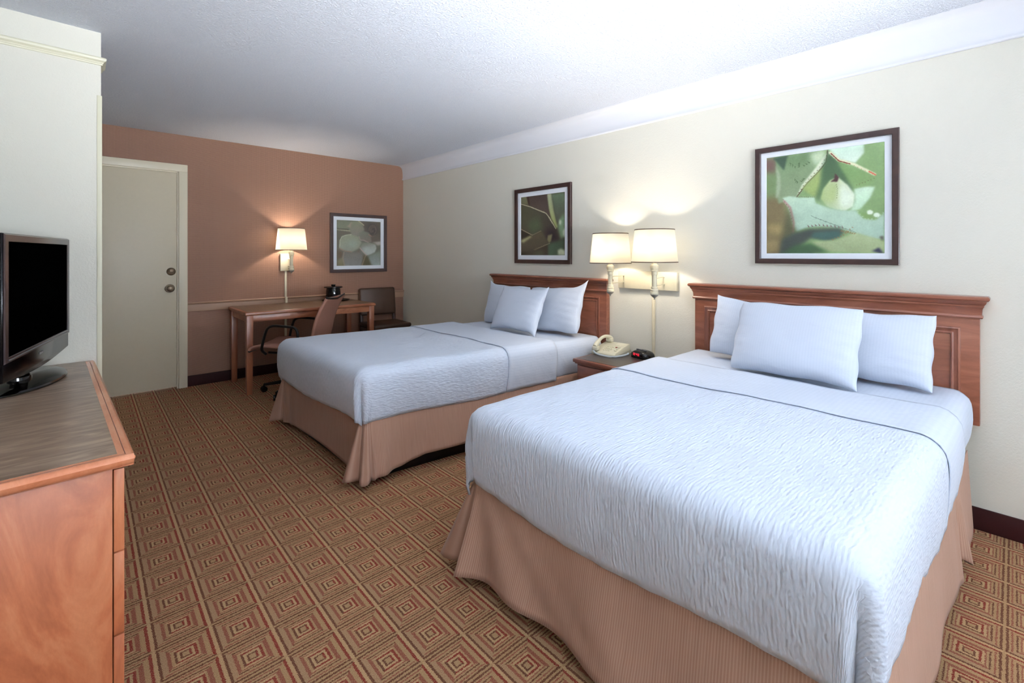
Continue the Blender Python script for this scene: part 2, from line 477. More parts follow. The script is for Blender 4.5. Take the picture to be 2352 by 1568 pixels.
# crown band of the right wall: flat frieze with a bead at the bottom and a small cove at the top
pf = [(XR, 2.2026), (XR - .010, 2.2026), (XR - .014, 2.207), (XR - .014, 2.214), (XR - .009, 2.220), (XR - .007, 2.232), (XR - .006, 2.24),
      (XR - .008, 2.30), (XR - .014, 2.335), (XR - .026, 2.358), (XR - .048, 2.372), (XR - .075, ZC), (XR, ZC)]
struct(MB().prism(pf, 'y', YR, YB).build('trim_1', MAT['trim_white'], ang=50))
# chair rail on the back wall
pf = [(YB, .712), (YB - .012, .712), (YB - .014, .72), (YB - .014, .775), (YB - .024, .785), (YB - .026, .793), (YB - .020, .798), (YB, .798)]
MAT['rail'] = plain('tan_painted_rail', rgb(158, 124, 100), .4)
mb = MB()
t = [(p[0], p[1]) for p in pf]
struct(MB().prism(t, 'x', .712, XR).build('trim_2', MAT['rail'], ang=30))
# rubber baseboards
def base_board(name, a, b): return struct(MB().box(a, b, .003).build(name, MAT['baseboard']))
base_board('baseboard_right', (XR - .012, YR, 0), (XR, YB, .1008))
base_board('baseboard_back', (.712, YB - .012, 0), (XR - .012, YB, .1008))
base_board('baseboard_left', (XL, YR, 0), (XL + .012, 1.4, .1008))
# door with steel frame
d = struct(MB().box((DX0 + .003, YB + .002, .016), (DX1 - .003, YB + .045, DZ), .002).build('door_1', MAT['door']))
fw = .067
mb = MB()
mb.box((DX1, YB - .03, 0), (DX1 + fw, YB + .05, DZ + .0), .003)
mb.box((DX0 - fw, YB - .03, 0), (DX0, YB + .05, DZ + .0), .003)
mb.box((DX0 - fw, YB - .03, DZ), (DX1 + fw, YB + .05, DZ + fw), .003)
mb.box((DX1 - .012, YB - .012, 0), (DX1 + .004, YB + .001, DZ), .002)
mb.box((DX0, YB - .012, DZ - .012), (DX1, YB + .001, DZ + .004), .002)
mb.build('door_frame', MAT['door_frame'], d)
ROTY = Matrix.Rotation(PI / 2, 3, 'X')      # lathe axis to -y
k = MB().lathe([(0, .012), (.034, .012), (.038, .008), (.038, 0)], (.5786, YB + .002, .939), 32, rot=ROTY)
k.lathe([(.016, .01), (.014, .03), (.026, .036), (.030, .048), (.027, .058), (.016, .063), (0, .062)], (.5786, YB + .002, .939), 32, rot=ROTY)
k.build('door_knob', MAT['antique'], d)
k = MB().lathe([(0, .016), (.024, .016), (.034, .010), (.036, 0)], (.5886, YB + .002, 1.095), 32, rot=ROTY)
k.box((.5886 - .014, YB - .026, 1.091), (.5886 + .014, YB - .012, 1.099), .002)
k.build('deadbolt', MAT['antique'], d)
MB().box((DX1 - .003, YB - .001, .925), (DX1 + .0035, YB + .004, .955)).build('strike_plate', MAT['antique'], d)
# invented ceiling lamp, added out of view behind the camera
for (x, y), pw in zip(ADDED_CEIL_LAMPS[:1], CEIL_POWER):
    e = tag(empty('added_ceiling_lamp', (x, y, ZC)), 'added round flush ceiling lamp with a frosted bowl, out of view', 'ceiling lamp')
    MB().lathe([(0, 0), (.17, 0), (.17, -.022), (.155, -.03), (0, -.03)]).build('lamp_base', MAT['trim_white'], e)
    MB().lathe([(.15, -.03), (.145, -.055), (.11, -.08), (.06, -.094), (0, -.098)]).build('glass_bowl', MAT['bowl'], e)
    L = bpy.data.lights.new('added_ceiling_lamp_light', 'AREA'); L.shape = 'DISK'; L.size = .3; L.energy = pw; L.color = (.93, .96, 1)
    lo = bpy.data.objects.new('added_ceiling_lamp_light', L); COL.objects.link(lo); lo.location = (0, 0, -.105); lo.parent = e

# ------------------------------------------------------------ beds
def snoise(x, y, seed=0):
    return (math.sin(x * 3.1 + seed) * math.cos(y * 2.7 + seed * 1.7) + .5 * math.sin(x * 7.3 - y * 5.1 + seed * 2.3) + .3 * math.sin(x * 13.7 + y * 11.9 + seed)) / 1.8

class Bed:
    def __init__(s, HL, HR, FL, FR, ztop, hem):
        s.c = [Vector(p) for p in (HL, HR, FL, FR)]
        s.L = ((s.c[2] + s.c[3]) / 2 - (s.c[0] + s.c[1]) / 2).length
        s.W = ((s.c[0] - s.c[1]).length + (s.c[2] - s.c[3]).length) / 2
        s.z = ztop; s.hem = hem
    def plan(s, x, t):
        """x from the head, t across, + = toward HL"""
        a = x / s.L; b = (t / (s.W / 2) + 1) / 2
        HL, HR, FL, FR = s.c
        h = HR.lerp(HL, b) if 0 <= b <= 1 else HR + (HL - HR) * b
        f = FR + (FL - FR) * b
        return h + (f - h) * a
    def sx(s, wx, t):
        """distance from head at which world x = wx for given t"""
        a = s.plan(0, t).x; b = s.plan(s.L, t).x
        return (wx - a) / (b - a) * s.L

def drape(bed, name, mat, parent, s_of, D, off=0, r=.055, step=.022, seed=0, thick=.006, bulge=.014, folds=None, edge_roll=0, wob=.004, corner=None, hemf=None, off_world=(0, 0, 0)):
    """cloth over the bed. s_of(t)->(s0,s1) range along the bed; s1>L hangs over the foot by D"""
    L, W = bed.L, bed.W
    nt = int((W + 2 * D) / step)
    ts = [-(W / 2 + D) + (W + 2 * D) * j / nt for j in range(nt + 1)]
    smin, smax = s_of(0)
    ns = int((smax - smin) / step)
    verts = []; uvs = []
    for i in range(ns + 1):
        for j, t in enumerate(ts):
            s0, s1 = s_of(t); s_ = s0 + (s1 - s0) * i / ns
            os_ = max(0, s_ - (L - r)); ot = max(0, abs(t) - (W / 2 - r)); sg = 1 if t > 0 else -1
            p = 7
            mxx = max(os_, ot)
            o = mxx * ((os_ / mxx) ** p + (ot / mxx) ** p) ** (1 / p) if mxx > 1e-9 else 0
            hyp = math.hypot(os_, ot)
            dx, dy = (os_ / hyp, ot / hyp) if hyp > 1e-9 else (0, 0)
            R = r + off; arc = PI / 2 * r
            if o <= arc: rad = R * math.sin(o / r); drop = R - R * math.cos(o / r)
            else: rad = R; drop = R + (o - arc)
            side = max(0, (o - arc * .5) / D)
            if side > 0:
                rad += bulge * math.sin(min(1, side) * PI) ** .8 - .006 * side
                par = t if os_ > ot else s_
                rad += .004 * side * snoise(par * 6, drop * 4, bed.z * 10) * 1.4
                if folds: rad += folds(s_, t, os_, ot, side, sg)
                if corner and os_ > 0 and ot > 0:
                    rad += corner(math.atan2(ot, os_), side, sg)
                if hemf: drop += hemf(s_, t, os_, ot, sg) * side
            ps = min(s_, L - r) + dx * rad; pt = sg * (min(abs(t), W / 2 - r) + dy * rad)
            P = bed.plan(ps, pt)
            z = bed.z + off - drop
            if o < arc: z += .006 * snoise(s_ * 1.7, t * 2.1, bed.z * 10) * (1 - o / arc)
            if edge_roll: z += edge_roll * math.exp(-((s_ - s1) / .014) ** 2) * (1 if o < arc else .0)
            if edge_roll and o >= arc: 
                q = edge_roll * math.exp(-((s_ - s1) / .014) ** 2)
                P = bed.plan(ps, pt + sg * q)
            verts.append((P.x, P.y, z)); uvs.append((s_, t))
    n = nt + 1; faces = []
    for i in range(ns):
        for j in range(nt):
            a = i * n + j; faces.append((a, a + n, a + n + 1, a + 1))
    vs = [Vector(v) - Vector(off_world) for v in verts]
    ob = mesh_obj(name, vs, faces, mat, parent, True, uvs)
    me = ob.data
    if me.polygons[0].normal.z < 0: me.flip_normals()
    m = ob.modifiers.new('solid', 'SOLIDIFY'); m.thickness = thick; m.offset = 0
    return ob

def skirt(bed, parent, loc, z1, z0, flare, seed=0, hemz=None):
    """flare(side,q,frac): side 'L','F','R'; q metres from the foot corner(s)"""
    L, W = bed.L - .03, bed.W - .02
    path = []; N = .011
    def seg(a, b, side):
        n = max(2, int((b - a) / N)); return [(side, a + (b - a) * i / n) for i in range(n)]
    rc = .03
    for side, q in seg(0, L - rc, 'L'): path.append((q, W / 2, 0, 1, side, q))
    for i in range(12):
        an = PI / 2 * (1 - i / 12); path.append((L - rc + rc * math.cos(an), W / 2 - rc + rc * math.sin(an), math.cos(an), math.sin(an), 'CL', i / 12))
    for side, q in seg(0, W - 2 * rc, 'F'): path.append((L, W / 2 - rc - q, 1, 0, side, q + rc))
    for i in range(12):
        an = -PI / 2 * i / 12; path.append((L - rc + rc * math.cos(an), -(W / 2 - rc) + rc * math.sin(an), math.cos(an), math.sin(an), 'CR', i / 12))
    for side, q in seg(0, L - rc, 'R'): path.append((L - rc - q, -W / 2, 0, -1, side, L - rc - q))
    K = 16; verts = []; uvs = []; arc = 0; prev = None
    for x, t, nx, nt_, side, q in path:
        if prev: arc += math.hypot(x - prev[0], t - prev[1])
        prev = (x, t)
        zb = z0 + (hemz(side, q) if hemz else 0)
        for k in range(K + 1):
            f = k / K
            o, tw = flare(side, q, f)
            P = bed.plan(x + nx * o + (-nt_) * tw, t + nt_ * o + nx * tw)
            verts.append(Vector((P.x, P.y, z1 + (zb - z1) * f)) - Vector(loc)); uvs.append((arc + tw * .0, f * .33))
    n = K + 1; faces = [(i * n + k, i * n + k + 1, (i + 1) * n + k + 1, (i + 1) * n + k) for i in range(len(path) - 1) for k in range(K)]
    ob = mesh_obj('bed_skirt', verts, faces, MAT['skirt'], parent, True, uvs)
    m = ob.modifiers.new('solid', 'SOLIDIFY'); m.thickness = .003; m.offset = 0
    return ob

MAT['mattress'] = plain('white_ticking', rgb(220, 222, 228), .8)
def block(bed, name, mat, parent, loc, inset, z0, z1, bev=.03):
    L, W = bed.L, bed.W
    c = [bed.plan(.0, -W / 2 + inset), bed.plan(.0, W / 2 - inset), bed.plan(L - inset, W / 2 - inset), bed.plan(L - inset, -W / 2 + inset)]
    mb = MB().prism([(p.x, p.y) for p in c], 'z', z0, z1, bev)
    return mb.build(name, mat, parent, off=loc)

def make_bed(HL, HR, FL, FR, ztop, hem, lab, flare, seed, hemz=None):
    b = Bed(HL, HR, FL, FR, ztop, hem)
    m = b.plan(b.L / 2, 0); loc = (m.x, m.y, 0)
    e = tag(empty('bed', loc), lab, 'bed')
    block(b, 'mattress', MAT['mattress'], e, loc, .03, .36, ztop - .03, .03)
    block(b, 'box_spring', MAT['black_matt'], e, loc, .04, .16, .352, .01)
    L_, W_ = b.L, b.W
    cc_ = [b.plan(.02, -W_ / 2 + .06), b.plan(.02, W_ / 2 - .06), b.plan(L_ - .07, W_ / 2 - .06), b.plan(L_ - .07, -W_ / 2 + .06)]
    f = MB().prism([(p.x, p.y) for p in cc_], 'z', 0, .155, .004)
    f.build('bed_frame', MAT['black_metal'], e, off=loc)
    skirt(b, e, loc, .375, .035, flare, seed, hemz)
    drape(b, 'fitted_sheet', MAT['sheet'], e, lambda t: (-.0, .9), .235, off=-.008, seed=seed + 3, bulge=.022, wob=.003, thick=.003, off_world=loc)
    return b, e

def g(x, c, w): return math.exp(-((x - c) / w) ** 2)
# --- near bed
bedB_L = 1.745
def flareB(side, q, f):
    o = .008 + .062 * f ** 1.1; tw = 0
    if side == 'F':
        o += .05 * f * math.exp(-q / .09)
        o += .026 * f * (math.cos(q / (.25 + f) * 26) * math.exp(-q / (.10 + .25 * f))) + .006 * f * math.sin(q * 9 + 1) + .014 * f * math.sin(q * 15 - f * 3) * g(q, .6, .3)
        o += .010 * f * math.cos((1.28 - q) * 40) * math.exp(-(1.28 - q) / .2)
    elif side == 'CL':
        o = .008 + f * (.045 + .11 * g(q, .42, .17) + .07 * g(q, 1.05, .16) + .02 * g(q, 0, .1))
    elif side == 'CR':
        o += .02 * f * math.sin(q * PI)
    elif side == 'L':
        o = .008 + .062 * f ** 1.1 + .005 * f - .05 * f * (1 - math.exp(-(bedB_L - q) / .2)) + .006 * f * math.sin(q * 14)
    else:
        o = .004 + .018 * f + .006 * f * math.sin(q * 13) + .035 * f * g(q, .40, .035) - .025 * f * g(q, .47, .03) + .012 * f * g(q, .52, .03) + .02 * f * g(q, 1.74, .05)
    return o, tw
bedB, bedB_e = make_bed((2.93, 1.44), (2.93, .135), (1.125, 1.475), (1.125, .19), .645, .34,
    'nearer bed with a tan ribbed skirt, under the large green leaf picture', flareB, 1,
    lambda s_, q: (.012 * math.sin(q * 5) if s_ == 'F' else (.045 * g(q, .45, .05) if s_ == 'R' else 0)))
def cornerB(phi, side, sg):
    if sg < 0:   # the corner nearest the camera: rolled tuck with a crease on the foot side
        return side ** .7 * (.030 * g(phi, 1.05, .22) - .030 * g(phi, .62, .10) - .012 * g(phi, .45, .1))
    return side ** .8 * (.036 * g(phi, 1.0, .30) - .016 * g(phi, .38, .12))
def foldB(s_, t, os_, ot, side, sg):
    if os_ > ot: return -.006 * side * math.cos(t * 3)
    return .006 * side * math.sin(s_ * 9)
sB = bedB.sx(2.05, 0)
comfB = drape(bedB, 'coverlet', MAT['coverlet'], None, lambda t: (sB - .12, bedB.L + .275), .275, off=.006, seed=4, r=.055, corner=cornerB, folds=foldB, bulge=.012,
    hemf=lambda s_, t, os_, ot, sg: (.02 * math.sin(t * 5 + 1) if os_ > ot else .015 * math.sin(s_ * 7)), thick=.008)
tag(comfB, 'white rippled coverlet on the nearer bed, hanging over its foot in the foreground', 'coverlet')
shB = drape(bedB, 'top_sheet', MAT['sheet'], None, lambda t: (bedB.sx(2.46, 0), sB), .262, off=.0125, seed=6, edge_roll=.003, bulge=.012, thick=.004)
tag(shB, 'white striped top sheet folded back over the coverlet of the nearer bed', 'sheet')
# --- far bed
def flareA(side, q, f):
    o = .004 + .006 * f; tw = 0
    Wf = 1.33
    if side == 'F':
        o += .035 * f * math.exp(-q / .10) * (1 + .7 * math.cos(q * 60)) + .045 * f * math.exp(-(Wf - q) / .07) * (1 + .55 * math.cos((Wf - q) * 75)) - .012 * f * math.sin(q / Wf * PI)
    elif side == 'CL': o += .075 * f + .02 * f * math.sin(q * 8)
    elif side == 'CR': o += (.060 + .035 * math.cos(q * PI * 3.2)) * f
    elif side == 'R':
        d_ = (bedA_L - q)
        o += .055 * f * math.exp(-d_ / .09) * (1 + .6 * math.cos(d_ * 60)) + .024 * f + .005 * f * math.sin(q * 11)
    else:
        o += .03 * f + .05 * f * math.exp(-(bedA_L - q) / .1)
    return o, tw
bedA_L = 1.85
bedA, bedA_e = make_bed((2.93, 3.46), (2.93, 2.165), (1.055, 3.70), (1.085, 2.385), .625, .34,
    'farther bed with a tan ribbed skirt, between the desk and nightstand', flareA, 9,
    lambda s_, q: (.062 * min(1, max(0, (bedA_L - q) / .35)) if s_ == 'R' else (.02 * math.sin(q / 1.33 * PI) if s_ == 'F' else 0)))
def cornerA(phi, side, sg):
    if sg < 0: return side ** .7 * (.024 * g(phi, .50, .16) - .022 * g(phi, .82, .10) + .012 * g(phi, 1.15, .14))
    return side ** .8 * (.012 * g(phi, .6, .2))
sA = bedA.sx(2.06, 0)
def rA(t):
    e = bedA.sx(2.06 + .02 * t, t); return e
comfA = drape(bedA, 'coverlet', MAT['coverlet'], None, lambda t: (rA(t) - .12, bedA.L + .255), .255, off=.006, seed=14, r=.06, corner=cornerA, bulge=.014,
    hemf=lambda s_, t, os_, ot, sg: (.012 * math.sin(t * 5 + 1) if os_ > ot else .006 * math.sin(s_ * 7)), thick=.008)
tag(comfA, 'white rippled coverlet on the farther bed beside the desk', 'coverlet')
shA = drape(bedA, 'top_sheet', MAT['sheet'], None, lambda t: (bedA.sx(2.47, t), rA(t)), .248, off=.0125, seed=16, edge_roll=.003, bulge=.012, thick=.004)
tag(shA, 'white striped top sheet folded back over the coverlet of the farther bed', 'sheet')

# ------------------------------------------------------------ headboards
def headboard(y0, y1, lab):
    z0, z1 = .4816, 1.066
    loc = (XR - .03, (y0 + y1) / 2, z0)
    e = tag(empty('headboard', loc), lab, 'headboard', 'cherry headboards on the right wall')
    a, b = y0 + .03, y1 - .03
    xf = XR - .045
    MB().box((xf, a, z0), (XR - .001, b, z1 - .06), .003).build('panel', MAT['wood_y'], e, off=loc)
    # picture-frame moulding, mitred
    mb = MB()
    ia, ib, ja, jb = a + .062, b - .062, z0 + .05, .922
    def ring(o0, o1, t0, t1):
        A = [(ia + o0, ja + o0), (ib - o0, ja + o0), (ib - o0, jb - o0), (ia + o0, jb - o0)]
        B = [(ia + o1, ja + o1), (ib - o1, ja + o1), (ib - o1, jb - o1), (ia + o1, jb - o1)]
        vs = [(xf - t0, *p) for p in A] + [(xf - t1, *p) for p in B]
        return vs
    prof = [(0, -.001), (.003, .007), (.008, .009), (.012, .006), (.024, .003), (.028, .006), (.033, .005), (.035, -.001)]
    bm = mb.bm; rings = []
    for o_, t_ in prof:
        rings.append([bm.verts.new((xf - t_, yy, zz)) for yy, zz in ((ia + o_, ja + o_), (ib - o_, ja + o_), (ib - o_, jb - o_), (ia + o_, jb - o_))])
    for r0, r1 in zip(rings[:-1], rings[1:]):
        for k in range(4): bm.faces.new((r0[k], r0[(k + 1) % 4], r1[(k + 1) % 4], r1[k]))
    bmesh.ops.recalc_face_normals(bm, faces=list(bm.faces))
    mb.build('panel_moulding', MAT['wood_z'], e, smooth=True, off=loc, ang=25)
    # cornice, mitred round the two ends
    pr = [(0, -.100), (.010, -.100), (.014, -.094), (.012, -.088), (.008, -.084), (.010, -.060), (.014, -.050), (.017, -.047), (.017, -.040), (.021, -.037), (.026, -.030), (.028, -.022), (.034, -.020), (.040, -.014), (.040, -.006), (.034, 0), (0, 0)]
    mb = MB(); bm = mb.bm; rows = []
    for o_, z_ in pr:
        rows.append([bm.verts.new(v) for v in ((XR - .001, a - o_ * .8, z1 + z_), (xf - o_, a - o_ * .8, z1 + z_), (xf - o_, b + o_ * .8, z1 + z_), (XR - .001, b + o_ * .8, z1 + z_))])
    for r0, r1 in zip(rows[:-1], rows[1:]):
        for k in range(3): bm.faces.new((r0[k], r0[k + 1], r1[k + 1], r1[k]))
    bm.faces.new(rows[-1])
    bmesh.ops.recalc_face_normals(bm, faces=list(bm.faces))
    mb.build('cornice', MAT['wood_y'], e, off=loc, ang=30)
    return e
headboard(.072, 1.455, 'cherry wood headboard of the nearer bed, below the large green picture')
headboard(2.10, 3.487, 'cherry wood headboard of the farther bed, below the small dark agave picture')

# ------------------------------------------------------------ pillows
def pillow(lab, c, w, h, T, yaw, tilt, roll=0, seed=0, ears=(.0, .0, .0, .0), crumple=.006, grp=None, rc=.05):
    """yaw turns about z (0 = faces -x), tilt leans the top toward +x; ears: extra reach of the corners TL TR BR BL (image sense)"""
    n = 40; verts = []; uvs = []; rnd = random.Random(seed)
    idx = {}
    def pos(u, v, sgn):
        x = w / 2 * u * (1 - .045 * (1 - v * v)); y = h / 2 * v * (1 - .06 * (1 - u * u))
        q4 = (u * v) ** 4; x *= 1 - rc * q4; y *= 1 - rc * q4
        for (cu, cv), e in zip(((-1, 1), (1, 1), (1, -1), (-1, -1)), ears):
            q = max(0, u * cu) ** 6 * max(0, v * cv) ** 6
            x += cu * e * q * .55; y += cv * e * q
        p = max(0, (1 - abs(u) ** 2.6) * (1 - abs(v) ** 2.6))
        z = T / 2 * p ** .42
        ed = (1 - p)
        wr = crumple * .6 * (.8 * math.sin(u * 4 + seed) * math.cos(v * 3.4 + seed * 2) + .6 * math.sin(v * 21 + u * 4 + seed * 3) * abs(u) ** 2 + .5 * math.sin(u * 19 - v * 6 + seed) * abs(v) ** 3) * p ** .5
        x += .004 * math.sin(v * 8 + seed) * abs(u) ** 5 * (1 - abs(v) ** 3)
        y += .003 * math.sin(u * 7 + seed * 2) * abs(v) ** 5
        # slump: belly lower down
        z *= 1 + .22 * (-v)
        return x, y, sgn * (z + wr)
    for i in range(n + 1):
        for j in range(n + 1):
            u = math.sin((i / n * 2 - 1) * PI / 2 * .92) / math.sin(PI / 2 * .92); v = math.sin((j / n * 2 - 1) * PI / 2 * .92) / math.sin(PI / 2 * .92)
            for sgn in (1, -1):
                bd = i in (0, n) or j in (0, n)
                if bd and sgn == -1: idx[(i, j, -1)] = idx[(i, j, 1)]; continue
                x, y, z = pos(u, v, sgn)
                if bd: z = 0
                idx[(i, j, sgn)] = len(verts); verts.append(Vector((x, y, z))); uvs.append((x, y))
    faces = []
    for i in range(n):
        for j in range(n):
            for sgn in (1, -1):
                q = [idx[(i, j, sgn)], idx[(i + 1, j, sgn)], idx[(i + 1, j + 1, sgn)], idx[(i, j + 1, sgn)]]
                faces.append(q if sgn == 1 else q[::-1])
    # local frame: x -> image right (-y world), y -> up, z -> toward the room (-x)
    M = Matrix(((0, 0, -1), (-1, 0, 0), (0, 1, 0)))
    R = Matrix.Rotation(yaw, 3, 'Z') @ Matrix.Rotation(tilt, 3, 'Y') @ M @ Matrix.Rotation(roll, 3, 'Z')
    vs = [R @ v for v in verts]
    ob = mesh_obj('pillow', vs, faces, MAT['pillow'], None, True, uvs)
    zmin = min(v.z for v in vs)
    ob.location = (c[0], c[1], c[2] - zmin)
    tag(ob, lab, 'pillow', grp)
    return ob
R_ = math.radians
zB = bedB.z + .010; zA = bedA.z + .008
pillow('white pillow against the near headboard at its left end, its pointed top corner showing', (2.80, 1.0, zB - .010), .47, .345, .13, R_(3), R_(15), R_(-4), 3, (.02, 0, 0, .0), .006, 'pillows on the nearer bed')
pillow('white pillow against the near headboard at its right end', (2.81, .482, zB - .010), .50, .345, .15, R_(-5), R_(20), R_(1), 8, (0, .012, .012, 0), .010, 'pillows on the nearer bed')
pillow('large white pillow in front of the other two pillows on the nearer bed', (2.615, .752, zB - .010), .575, .39, .15, R_(-3), R_(26), R_(1), 12, (0, .0, .02, 0), .009, 'pillows on the nearer bed')
pillow('white pillow mostly hidden at the left end of the far headboard', (2.81, 3.115, zA - .010), .52, .37, .13, R_(3), R_(15), 0, 21, (.045, 0, 0, 0), .005, 'pillows on the farther bed')
pillow('white pillow with a tall pointed corner, right of the other pillows on the farther bed', (2.80, 2.54, zA - .010), .60, .375, .14, R_(-2), R_(17), R_(3), 25, (0, .065, .0, 0), .009, 'pillows on the farther bed')
pillow('white pillow with eared corners, in front of the others on the farther bed', (2.60, 2.74, zA - .010), .51, .365, .13, R_(1), R_(24), R_(0), 33, (.02, .035, .03, .03), .008, 'pillows on the farther bed')

# ------------------------------------------------------------ nightstand
NX0, NX1, NY0, NY1, NZ = 2.505, 2.962, 1.632, 2.092, .53
loc = ((NX0 + NX1) / 2, (NY0 + NY1) / 2, 0)
e = tag(empty('nightstand', loc), 'small cherry nightstand with dark top between the two beds', 'nightstand')
MB().box((NX0 + .03, NY0 + .02, .05), (NX1 - .01, NY1 - .02, NZ - .028), .002).build('body', MAT['wood_z'], e, off=loc)
mb = MB().box((NX0 + .05, NY0 + .03, 0), (NX1 - .02, NY1 - .03, .05)); mb.build('plinth', MAT['dark_wood'], e, off=loc)
pf = [(0, 0), (.008, 0), (.010, .006), (.022, .012), (.026, .018), (.024, .026), (.018, .028), (0, .028)]
top = MB().box((NX0, NY0, NZ - .026), (NX1, NY1, NZ - .001), .007, 3)
top.box((NX0 + .012, NY0 + .010, NZ - .036), (NX1, NY1 - .010, NZ - .024), .004)
tp = top.build('top', MAT['wood_y'], e, off=loc)
MB().box((NX0 + .022, NY0 + .022, NZ - .006), (NX1 - .012, NY1 - .022, NZ + .0005)).build('laminate_inset', MAT['stand_laminate'], tp, smooth=False, off=loc)
for z0, z1 in ((.345, .485), (.20, .335), (.065, .19)):
    dr = MB().box((NX0 + .014, NY0 + .035, z0), (NX0 + .032, NY1 - .035, z1), .004)
    dr = dr.build('drawer', MAT['wood_y'], e, off=loc)
    zc = (z0 + z1) / 2 + .005; yc = (NY0 + NY1) / 2
    hb = MB().tube([(NX0 + .014, yc + .04, zc), (NX0 - .004, yc + .036, zc - .004), (NX0 - .008, yc + .02, zc - .016), (NX0 - .008, yc - .02, zc - .016), (NX0 - .004, yc - .036, zc - .004), (NX0 + .014, yc - .04, zc)], .0032, 8)
    for yy in (-.04, .04): hb.lathe([(0, .004), (.010, .003), (.012, 0)], (NX0 + .014, yc + yy, zc), 16, rot=Matrix.Rotation(-PI / 2, 3, 'Y'))
    hb.build('handle', MAT['black_metal'], dr, off=loc)

# ------------------------------------------------------------ telephone
e = tag(empty('telephone', (2.83, 2.00, NZ + .0008), R_(4)), 'almond desk telephone with coiled cord on the nightstand', 'telephone')
# local: front toward -x, x -.10...10, y -.10...11
pf = [(-.105, 0), (.115, 0), (.115, .058), (.105, .066), (.02, .052), (-.085, .026), (-.105, .016)]
MB().prism(pf, 'y', -.095, .10, .004).build('base', MAT['cream_plastic'], e)
MB().prism([(-.09, -.0002), (.118, -.0002), (.118, .022), (-.09, .008)], 'y', -.098, .103).build('foot_plate', MAT['grey_plastic'], e)
tl = math.atan2(.026, .105)
kp = MB()
for i in range(4):
    for j in range(3):
        x = -.062 + i * .020; y = .018 - j * .021
        z = .0335 + (x + .062) * .247
        kp.box((x - .006, y - .0075, z - .004), (x + .006, y + .0075, z + .003), .0012)
kp.build('keypad', MAT['key'], e)
kp = MB()
for j in range(3):
    x = -.05 + j * .026; z = .0355 + (x + .062) * .247
    kp.box((x - .007, -.078, z - .004), (x + .007, -.060, z + .002), .0012)
kp.build('memory_keys', MAT['key'], e)
MB().box((-.004, -.052, .046), (.008, -.040, .0525), .002).build('message_light', MAT['red_plastic'], e)
fp = MB().box((.040, -.080, .0555), (.100, -.01, .0625), .002, rot=Matrix.Rotation(-.155, 3, 'Y'), piv=(.07, -.04, .059)); fp.build('faceplate_card', MAT['key'], e)
hs = MB()
pts = []
for i in range(13):
    a = i / 12; x = -.108 + .222 * a; z = .058 + .040 * math.sin(PI * a) + .030 * a
    pts.append((x, .066, z))
hs.tube(pts, [.016, .018, .017, .0135, .0125, .012, .012, .012, .0125, .0135, .017, .018, .016], 12)
hs.box((-.118, .044, .026), (-.072, .090, .060), .010, 3)
hs.box((.072, .044, .062), (.118, .090, .094), .010, 3)
hs.build('handset', MAT['cream_plastic'], e)
# coiled cord: along the front, round the corner and back
path = [Vector(p) for p in ((-.112, .075, .030), (-.120, .058, .016), (-.128, .02, .009), (-.134, -.03, .008), (-.130, -.075, .0075), (-.105, -.102, .0075), (-.06, -.118, .0075), (-.01, -.124, .0075), (.035, -.122, .0075), (.05, -.112, .0075))]
dense = []
for i in range(len(path) - 1):
    p0 = path[max(0, i - 1)]; p1 = path[i]; p2 = path[i + 1]; p3 = path[min(len(path) - 1, i + 2)]
    for k in range(40):
        t = k / 40
        dense.append(.5 * ((2 * p1) + (p2 - p0) * t + (2 * p0 - 5 * p1 + 4 * p2 - p3) * t * t + (-p0 + 3 * p1 - 3 * p2 + p3) * t ** 3))
coil = []; ph = 0
for i in range(1, len(dense) - 1):
    d_ = (dense[i + 1] - dense[i - 1]); ds = d_.length / 2; d_.normalize()
    a = d_.cross(Vector((0, 0, 1))).normalized(); b = d_.cross(a)
    for q in range(3):
        ph += ds / 3 / .0052 * 2 * PI
        c_ = dense[i] + (dense[i + 1] - dense[i]) * (q / 3)
        coil.append(c_ + (a * math.cos(ph) + b * math.sin(ph)) * .0048)
MB().tube(coil, .0017, 5).build('coiled_cord', MAT['white_cord'], e)

# ------------------------------------------------------------ clock radio
e = tag(empty('clock_radio', (2.885, 1.768, NZ + .0008), R_(-14)), 'black digital clock radio with red numbers on the nightstand', 'clock')
def superbody(hx, hy, hz, n1=3.2, n2=2.6, nu=40, nv=14):
    vs = []; fs = []
    for j in range(nv + 1):
        ph = j / nv * PI / 2; cr = max(0, math.cos(ph)) ** (2 / n2); z = hz * math.sin(ph) ** (2 / n2)
        for i in range(nu):
            a = 2 * PI * i / nu; c, s_ = math.cos(a), math.sin(a)
            vs.append((hx * cr * math.copysign(abs(c) ** (2 / n1), c), hy * cr * math.copysign(abs(s_) ** (2 / n1), s_), z))
    for j in range(nv):
        for i in range(nu): fs.append((j * nu + i, j * nu + (i + 1) % nu, (j + 1) * nu + (i + 1) % nu, (j + 1) * nu + i))
    fs.append(tuple(range(nu))[::-1])
    return vs, fs
vs, fs = superbody(.062, .078, .052, 3.4, 3.0)
mesh_obj('body', vs, fs, MAT['black_plastic'], e, True)
MB().box((-.0635, -.048, .017), (-.0560, .048, .038), .002).build('display_window', MAT['glass_dark'], e)
SEG = {'0': 'abcdef', '1': 'bc', '2': 'abged', '3': 'abgcd', '4': 'fgbc', '7': 'abc'}
dg = MB()
def digit(ch, y, z, w_=.009, h_=.014, x=-.0641, t=.0016):
    # y decreases toward image right
    S = {'a': (0, h_, w_, h_), 'd': (0, 0, w_, 0), 'g': (0, h_ / 2, w_, h_ / 2), 'f': (0, h_ / 2, 0, h_), 'e': (0, 0, 0, h_ / 2), 'b': (w_, h_ / 2, w_, h_), 'c': (w_, 0, w_, h_ / 2)}
    for k in SEG[ch]:
        a, b, c, d_ = S[k]
        dg.box((x, y - c - t / 2, z + b - t / 2), (x + .001, y - a + t / 2, z + d_ + t / 2))
yy = .036
